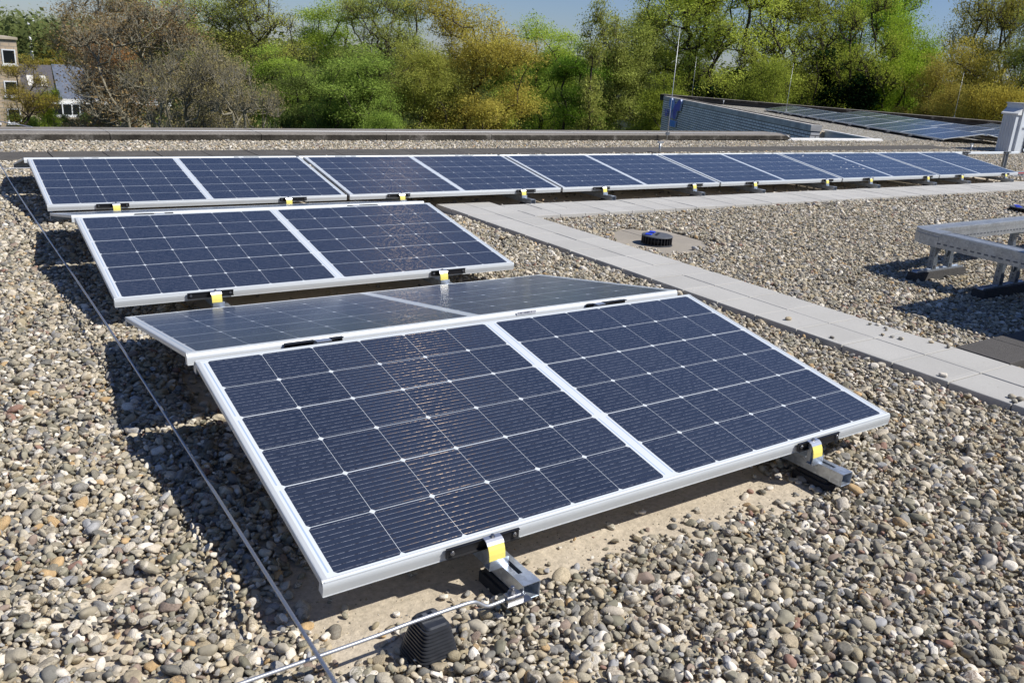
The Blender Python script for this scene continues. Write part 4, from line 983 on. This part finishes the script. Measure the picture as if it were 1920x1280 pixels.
def skeleton(r, A, trunk_h, up=0.35, stems=1, spread=0.0, wig=0.10):
    nodes = []; par = []; dist = []
    for s_ in range(stems):
        a = r.uniform(0, 6.28); n = max(3, int(trunk_h / .6)); p = np.array([0.25 * math.cos(a) * (stems > 1), .25 * math.sin(a) * (stems > 1), 0.0]); pi = -1; dd = 0
        dv = np.array([spread * math.cos(a), spread * math.sin(a), 1.0]); dv /= np.linalg.norm(dv)
        for i in range(n + 1):
            nodes.append(p.copy()); par.append(pi); dist.append(dd); pi = len(nodes) - 1
            p = p + dv * trunk_h / n + r.normal(0, .04, 3) * (i > 0); dd += trunk_h / n
    cen = np.array([0, 0, trunk_h]); order = np.argsort(np.linalg.norm(A - cen, axis=1)); tips = []
    N = np.zeros((len(A) * 8 + 400, 3)); D = np.zeros(len(N)); m = len(nodes); N[:m] = nodes; D[:m] = dist
    for ai in order:
        a = A[ai]; v = a - N[:m]; dl = np.linalg.norm(v, axis=1)
        cost = dl + 0.28 * D[:m] + up * np.maximum(0, N[:m, 2] - a[2] + 0.25 * dl); cost[:2] += 3
        j = int(np.argmin(cost)); L = dl[j]; k = max(1, min(8, int(L / .55))); p0 = N[j].copy(); pi = j; dd = D[j]
        for i in range(1, k + 1):
            t = i / k; p = p0 * (1 - t) + a * t; p[2] += -.10 * L * math.sin(PI * t) * 0.6
            if i < k: p = p + r.normal(0, wig * L / k + .02, 3)
            if m >= len(N): break
            N[m] = p; D[m] = dd + L * t; par.append(pi); pi = m; m += 1
        tips.append(pi)
    return N[:m].copy(), np.array(par), np.array(tips)
def radii(N, par, tips, tip_r=.012, e=2.35, maxr=.3):
    R_ = np.zeros(len(N)); c = np.zeros(len(N)); c[tips] += 1
    for i in range(len(N) - 1, -1, -1):
        if c[i] == 0: c[i] = 1
        if par[i] >= 0: c[par[i]] += c[i]
    return np.minimum(tip_r * c ** (1 / e), maxr)
def tubes(N, par, R_, big=.06):
    V = []; F = []; b = 0
    idx = np.where(par >= 0)[0]; p0 = N[par[idx]]; p1 = N[idx]; r1 = R_[idx]; r0 = np.minimum(R_[par[idx]], r1 * 1.8 + .0)
    d = p1 - p0; L = np.linalg.norm(d, axis=1, keepdims=True) + 1e-9; d /= L
    ref = np.where(np.abs(d[:, 2:3]) < .9, np.array([[0, 0, 1.]]), np.array([[1., 0, 0]])); a = np.cross(d, ref); a /= np.linalg.norm(a, axis=1, keepdims=True); c = np.cross(d, a)
    Vs = []; Fs = []; off = 0
    for n, sel in ((3, r1 < big), (7, r1 >= big)):
        k = np.where(sel)[0]
        if len(k) == 0: continue
        ang_ = np.arange(n) * 2 * PI / n
        ring = a[k][:, None, :] * np.cos(ang_)[None, :, None] + c[k][:, None, :] * np.sin(ang_)[None, :, None]
        v0 = p0[k][:, None, :] + ring * r0[k][:, None, None]; v1 = p1[k][:, None, :] + ring * r1[k][:, None, None]
        vv = np.concatenate([v0, v1], 1).reshape(-1, 3); Vs.append(vv)
        base = off + np.arange(len(k))[:, None] * 2 * n; i = np.arange(n)[None, :]; i2 = (i + 1) % n
        Fs.append(np.stack([base + i, base + i2, base + n + i2, base + n + i], -1).reshape(-1, 4)); off += len(vv)
    return np.concatenate(Vs), np.concatenate(Fs)
def quads_mesh(name, V, F, mat, tone=None, smooth=False):
    me = bpy.data.meshes.new(name); me.vertices.add(len(V)); me.vertices.foreach_set('co', V.astype(np.float32).ravel())
    me.loops.add(F.size); me.loops.foreach_set('vertex_index', F.astype(np.int32).ravel())
    me.polygons.add(len(F)); me.polygons.foreach_set('loop_start', (np.arange(len(F)) * F.shape[1]).astype(np.int32))
    if smooth: me.polygons.foreach_set('use_smooth', np.ones(len(F), bool))
    me.update(calc_edges=True)
    if tone is not None:
        at_ = me.attributes.new('tone', 'FLOAT', 'FACE'); at_.data.foreach_set('value', tone.astype(np.float32))
    me.materials.append(MATS[mat]); return me
def leaves(r, C, per, sig, size, ctone=0.3):
    n = len(C) * per; c = np.repeat(C, per, 0) + r.normal(0, sig, (n, 3)) * np.array([1.15, 1.15, .5])
    nrm = r.normal(size=(n, 3)) * .62 + np.array([.12, -.15, .85]); nrm /= np.linalg.norm(nrm, axis=1, keepdims=True)
    a = np.cross(nrm, r.normal(size=(n, 3))); a /= np.linalg.norm(a, axis=1, keepdims=True); b = np.cross(nrm, a)
    s_ = size * np.exp(r.normal(0, .3, n))[:, None]
    V = np.stack([c - a * s_, c + b * s_ * .55, c + a * s_, c - b * s_ * .55], 1).reshape(-1, 3)
    tone = np.clip(.5 + np.repeat(r.normal(0, ctone * .5, len(C)), per) + r.normal(0, .045, n), 0, 1)
    return V, np.arange(n * 4).reshape(-1, 4), tone
PROTO = {}
def proto(key, seed, H, W, z0, n, trunk_h, lobes, per, sig, size, twig=0, ivy=False, stems=1, spread=0, tip_r=.012, maxr=.28, shell=.72, wig=.1, up=.35):
    r = np.random.RandomState(seed); A = crown_points(r, n, H, W, z0, lobes, shell); N, par, tips = skeleton(r, A, trunk_h, up, stems, spread, wig)
    Rr = radii(N, par, tips, tip_r, 2.35, maxr)
    if twig:
        tn = []; tp = []; m = len(N); out = N - np.array([0, 0, trunk_h]); 
        src = np.where(Rr < .05)[0]
        for k in range(twig):
            j = src[r.randint(len(src))]; d = out[j] / (np.linalg.norm(out[j]) + .1) * .6 + r.normal(0, .5, 3) + np.array([0, 0, .25]); d /= np.linalg.norm(d)
            L = r.uniform(.35, .95); p = N[j]; q_ = p + d * L * .5 + r.normal(0, .03, 3); e_ = q_ + d * L * .5 + r.normal(0, .08, 3) + np.array([0, 0, .06])
            tn += [q_, e_]; tp += [j, m + len(tn) - 2]
        N = np.concatenate([N, np.array(tn)]); par = np.concatenate([par, np.array(tp)]); Rr = np.concatenate([Rr, np.tile([tip_r * .75, tip_r * .4], len(tn) // 2)])
        tips = np.concatenate([tips, np.arange(m + 1, len(N), 2)])
    V, F = tubes(N, par, Rr); tm = quads_mesh('trunk', V, F, 'bark')
    cm = None
    if per:
        C = N[tips]
        Vl, Fl, tn_ = leaves(r, C, per, sig, size); cm = quads_mesh('crown', Vl, Fl, 'leaf', tn_)
    im = None
    if ivy:
        k = np.where((Rr > .07) & (N[:, 2] < H * .78) & (N[:, 2] > .5))[0]; C = np.repeat(N[k], 3, 0) + r.normal(0, .30, (len(k) * 3, 3))
        Vl, Fl, tn_ = leaves(r, C, max(6, int(26000 / max(1, len(C)))), .30, .10); im = quads_mesh('ivy', Vl, Fl, 'leaf', tn_)
    PROTO[key] = (tm, cm, im, H, W)
#       key      seed  H     W    z0   n   trunk lobes per sig  leaf
proto('dense1', 1, 12.0, 3.5, 1.0, 620, 3.0, 46, 125, .36, .042, maxr=.26)
proto('dense2', 2, 12.0, 3.2, 1.2, 600, 3.2, 42, 125, .36, .042, maxr=.24)
proto('oak1', 3, 13.0, 4.2, 1.8, 620, 3.2, 46, 88, .31, .044, twig=500, maxr=.34)
proto('oak2', 4, 13.0, 3.6, 1.8, 560, 3.0, 40, 88, .31, .044, twig=500, maxr=.30)
proto('open1', 5, 14.0, 4.5, 3.0, 560, 3.8, 34, 34, .25, .043, twig=1300, tip_r=.015, stems=2, spread=.18, maxr=.32)
proto('open2', 6, 14.0, 3.8, 3.2, 500, 4.2, 30, 34, .25, .043, twig=1200, tip_r=.015, maxr=.28)
proto('sparse1', 7, 14.0, 3.6, 3.5, 420, 4.5, 26, 12, .26, .044, twig=1600, tip_r=.013, maxr=.22)
proto('bare1', 8, 11.0, 3.9, 1.2, 520, 2.2, 32, 3, .22, .055, twig=3300, tip_r=.014, stems=2, spread=.3, maxr=.20, wig=.16)
proto('bare2', 9, 11.0, 3.6, 1.4, 480, 2.4, 28, 3, .22, .055, twig=3000, tip_r=.014, maxr=.20, wig=.16)
proto('slim', 10, 12.0, 1.7, 2.5, 240, 3.5, 14, 16, .24, .060, twig=400, maxr=.12)
proto('ivy1', 12, 14.0, 3.4, 4.0, 380, 5.5, 18, 16, .25, .044, twig=1000, ivy=True, tip_r=.016, stems=2, spread=.08, maxr=.34)
proto('bush', 13, 3.6, 2.4, .2, 240, .5, 14, 60, .22, .055, maxr=.06)
tcount = [0]
def tree(name, key, px, top, dist, wpx, col, label, cat='tree', bark=(.10, .085, .065), ivycol=(.012, .028, .010), rot=None, zb=-7.0, grp=None):
    """px: photo column of the trunk; top: photo row of the crown top; dist: metres; wpx: crown width in photo pixels"""
    tcount[0] += 1; g = at_dist(px, dist); hor = 49.4 + 0.06726 * px
    d = ray(px, hor); depth = dist / math.hypot(d.x, d.y)
    ztop = CAM[2] + (hor - top) * depth / FPX
    tm, cm, im, H, W = PROTO[key]; sz = (ztop - zb) / H; sw_ = (wpx * depth / FPX / 2) / W
    t = empty(name, (g.x, g.y, zb), (0, 0, rot if rot is not None else tcount[0] * 2.4), label, cat, grp); t.scale = (sw_, sw_, sz)
    a = link('trunk', tm, None, t); a.color = (*bark, 1)
    if cm: b = link('crown', cm, None, t); b.color = (*col, 1)
    if im: c = link('ivy', im, None, t); c.color = (*ivycol, 1)
    return t
OR = (.36, .31, .065); GD = (.33, .34, .075); GR = (.20, .27, .055); BG = (.33, .41, .07); YG = (.40, .45, .08); OL = (.29, .32, .08); DG = (.11, .15, .04); BR = (.26, .20, .10)
GB = (.27, .245, .18); DB = (.075, .062, .048)
# bare and budding trees on the left
tree('bare_tree', 'bare1', 250, -15, 46, 330, (0.263, 0.184, 0.088), 'largest bare greyish twiggy tree left of the green trees', bark=GB)
tree('bare_tree', 'bare2', 395, 60, 38, 270, (0.245, 0.210, 0.088), 'low wide bare tree with pale twigs in front of the first green tree', bark=GB)
tree('bare_tree', 'bare2', 215, 25, 52, 190, (0.298, 0.158, 0.061), 'brown budding bare tree above the slate roof', bark=GB)
tree('bare_tree', 'bare1', 330, 75, 34, 230, (0.228, 0.193, 0.088), 'low bare shrubby tree just over the parapet at the left', bark=GB)
tree('bare_tree', 'bare1', 455, 105, 33, 210, (0.228, 0.193, 0.088), 'small bare tree with silvery twigs touching the green crowns', bark=GB)
tree('budding_tree', 'sparse1', 205, -45, 62, 250, (.26, .19, .08), 'tall reddish brown budding tree reaching the top at the left', bark=GB)
tree('budding_tree', 'sparse1', 300, -30, 66, 220, YG, 'thin yellow green budding tree behind the bare trees', bark=GB)
tree('budding_tree', 'open2', 380, -25, 60, 220, OL, 'olive budding tree behind the bare trees, left of the sky gap', bark=DB)
tree('budding_tree', 'sparse1', 490, -50, 60, 230, GD, 'sparse yellowish tree showing sky between its branches', bark=DB)
tree('oak_tree', 'oak2', 98, 70, 105, 80, OR, 'orange brown oak in front of the tiled roof at the far left', bark=DB)
tree('oak_tree', 'oak1', 140, 60, 110, 110, (.26, .23, .07), 'darker orange oak beside the lamp mast', bark=DB)
tree('budding_tree', 'sparse1', 48, 95, 60, 120, (0.350, 0.280, 0.052), 'sparse yellow tree before the apartment block', bark=DB)
tree('leafy_tree', 'dense1', 20, 45, 150, 110, (.22, .26, .12), 'distant green tree above the apartment roof', bark=DB)  # distance haze put into the paler leaf colour, here and on the next tree
tree('leafy_tree', 'dense2', 100, 60, 170, 120, (.25, .26, .12), 'distant olive tree behind the lamp mast', bark=DB)
tree('conifer', 'slim', 31, 62, 130, 26, (0.021, 0.052, 0.021), 'small dark pointed conifer above the apartment roof', bark=DB)
# green trees
tree('leafy_tree', 'dense2', 510, 60, 50, 190, (.25, .33, .055), 'fresh green tree directly right of the bare trees', bark=DB)
tree('leafy_tree', 'dense1', 625, -25, 64, 200, BG, 'bright green tree top rising behind the dark green crown')
tree('leafy_tree', 'dense1', 655, 50, 42, 270, GR, 'broad mid green tree with feathery crown down to the parapet', bark=DB)
tree('leafy_tree', 'dense2', 560, 95, 46, 200, (.15, .19, .05), 'dark green tree left of the broad feathery one', bark=DB)
tree('budding_tree', 'open1', 735, -45, 60, 240, OL, 'olive budding tree between bright green top and orange oak', bark=DB)
tree('oak_tree', 'oak1', 885, -25, 44, 270, OR, 'great orange gold oak in the middle of the tree line', bark=DB)
tree('oak_tree', 'oak2', 790, 70, 42, 180, GD, 'lower golden oak leaning left of the great orange one', bark=DB)
tree('leafy_tree', 'dense2', 720, 150, 34, 130, (.22, .30, .055), 'small vivid green tree low at the parapet below the golden oak', bark=DB)
tree('leafy_tree', 'dense1', 1030, 5, 56, 200, BG, 'light green tree right of the great orange oak', bark=DB)
tree('leafy_tree', 'dense2', 1090, 55, 48, 170, (0.149, 0.245, 0.032), 'leafy green tree with dark inner branches above the street lamp', bark=DB)
tree('leafy_tree', 'oak2', 985, 90, 62, 170, (0.175, 0.228, 0.035), 'shaded olive tree behind the right side of the orange oak', bark=DB)
tree('slim_tree', 'slim', 1107, -25, 46, 70, (.30, .32, .08), 'thin upright sapling against the sky gap', bark=DB)
tree('slim_tree', 'slim', 1150, 5, 48, 80, (.28, .30, .08), 'thin upright sapling right of the sky gap', bark=DB)
# right half
tree('leafy_tree', 'oak2', 1190, 30, 50, 200, OL, 'olive dark branched tree behind the left end of the brick wall', bark=(.045, .038, .028))
tree('open_tree', 'open1', 1340, -90, 52, 360, YG, 'huge open yellow green tree with fan of dark branches', bark=(.05, .042, .03))
tree('open_tree', 'open2', 1250, -50, 58, 230, (0.263, 0.280, 0.038), 'tall open tree behind the tallest lightning rod', bark=(.05, .042, .03))
tree('open_tree', 'open1', 1470, -60, 58, 280, (0.263, 0.289, 0.052), 'open yellowish tree with bending limbs over the far roof', bark=(.05, .042, .03))
tree('ivy_tree', 'ivy1', 1345, 10, 50, 170, YG, 'tree with dark ivy covered trunk behind the brick wall top', bark=(.05, .042, .03))
tree('ivy_tree', 'ivy1', 1595, -50, 48, 200, (0.263, 0.298, 0.044), 'tree with tall black green ivy column above the far array', bark=(.05, .042, .03))
tree('ivy_tree', 'ivy1', 1640, 0, 54, 170, (0.245, 0.315, 0.038), 'second ivy clad tree right of the tall ivy column', bark=(.05, .042, .03))
tree('leafy_tree', 'oak1', 1690, 20, 50, 200, (0.245, 0.333, 0.035), 'fresh yellow green tree left of the right hand sky gap', bark=DB)
tree('open_tree', 'open2', 1640, -70, 60, 240, (0.228, 0.333, 0.038), 'tall green open crown reaching the top left of the sky gap', bark=DB)
tree('oak_tree', 'oak2', 1765, 95, 48, 160, (.34, .29, .07), 'brownish orange oak behind the lightning rod at the right', bark=DB)
tree('oak_tree', 'oak1', 1850, 60, 44, 190, (.38, .32, .06), 'orange oak behind the ventilation housing', bark=DB)
tree('open_tree', 'open1', 1865, -55, 56, 260, (0.263, 0.245, 0.052), 'tall olive open tree at the top right corner', bark=DB)
tree('open_tree', 'open2', 1950, -30, 46, 220, OL, 'olive tree cut by the right photo edge', bark=DB)
tree('leafy_tree', 'oak2', 1450, 95, 44, 170, (0.210, 0.245, 0.038), 'low olive tree above the middle of the far coping', bark=DB)
tree('leafy_tree', 'oak2', 1540, 80, 62, 190, (0.228, 0.263, 0.038), 'mid green olive tree filling behind the tall ivy column', bark=DB)
tree('leafy_tree', 'dense2', 1250, 110, 42, 170, (0.193, 0.228, 0.032), 'low olive tree right behind the brick wall sign', bark=DB)
# bushes low at the parapet
B_L = [(40, 205, 70, 90, GR, 'green bush below the apartment block windows'), (85, 150, 62, 70, BG, 'light green tall bush left of the white bay window'), (112, 205, 66, 60, DG, 'dark rounded bush before the parked car'), (175, 195, 60, 110, DG, 'dark green bush right of the parked car'),
       (235, 190, 56, 120, GR, 'green bush under the largest bare tree'), (320, 200, 50, 120, DG, 'dark bush behind the low bare trees'), (520, 190, 44, 130, DG, 'dark green undergrowth bush left of centre'), (610, 185, 42, 120, DG, 'dark bush under the broad feathery tree'),
       (830, 185, 44, 130, OL, 'olive bush at the foot of the great oak'), (930, 175, 46, 110, YG, 'yellow green bush right of the great oak trunk'), (1010, 190, 58, 110, DG, 'dark bush in the shade right of the orange oak'), (1080, 195, 60, 100, GR, 'green bush beside the street lamp'),
       (1210, 190, 52, 90, OL, 'olive bush touching the left edge of the brick wall')]
for (px, top, dist, wpx, col, lab) in B_L: tree('bush', 'bush', px, top, dist, wpx, col, lab, 'bush', grp='bushes behind the parapet')
# far wood closing the view under and between the crowns
r = np.random.RandomState(77); C = []
for k in range(900):
    px = r.uniform(-300, 2300); dd = r.uniform(95, 150); g = at_dist(px, dd); C.append((g.x, g.y, -7 + r.uniform(.5, 8.6) + 0.0))
C = np.array(C); V, F, tn_ = leaves(r, C, 120, 1.5, .26); me = quads_mesh('distant_wood', V, F, 'leaf', tn_)
o = link('distant_wood', me); o.color = (.10, .12, .04, 1); tag(o, 'distant dark wood closing the view behind the tree line', 'wood', kind='stuff')
C = []
for k in range(500):
    px = r.uniform(-200, 420); dd = r.uniform(230, 330); g = at_dist(px, dd); C.append((g.x, g.y, -7 + r.uniform(1.0, 10.5)))
C = np.array(C); V, F, tn_ = leaves(r, C, 200, 2.4, .32); me = quads_mesh('hillside_wood', V, F, 'leaf', tn_)
o = link('hillside_wood', me); o.color = (.22, .24, .13, 1); tag(o, 'far hazy green wood on the horizon at the left', 'wood', kind='stuff')  # haze is put into the pale leaf colour, the air itself is clear
print('objects', len(bpy.data.objects))
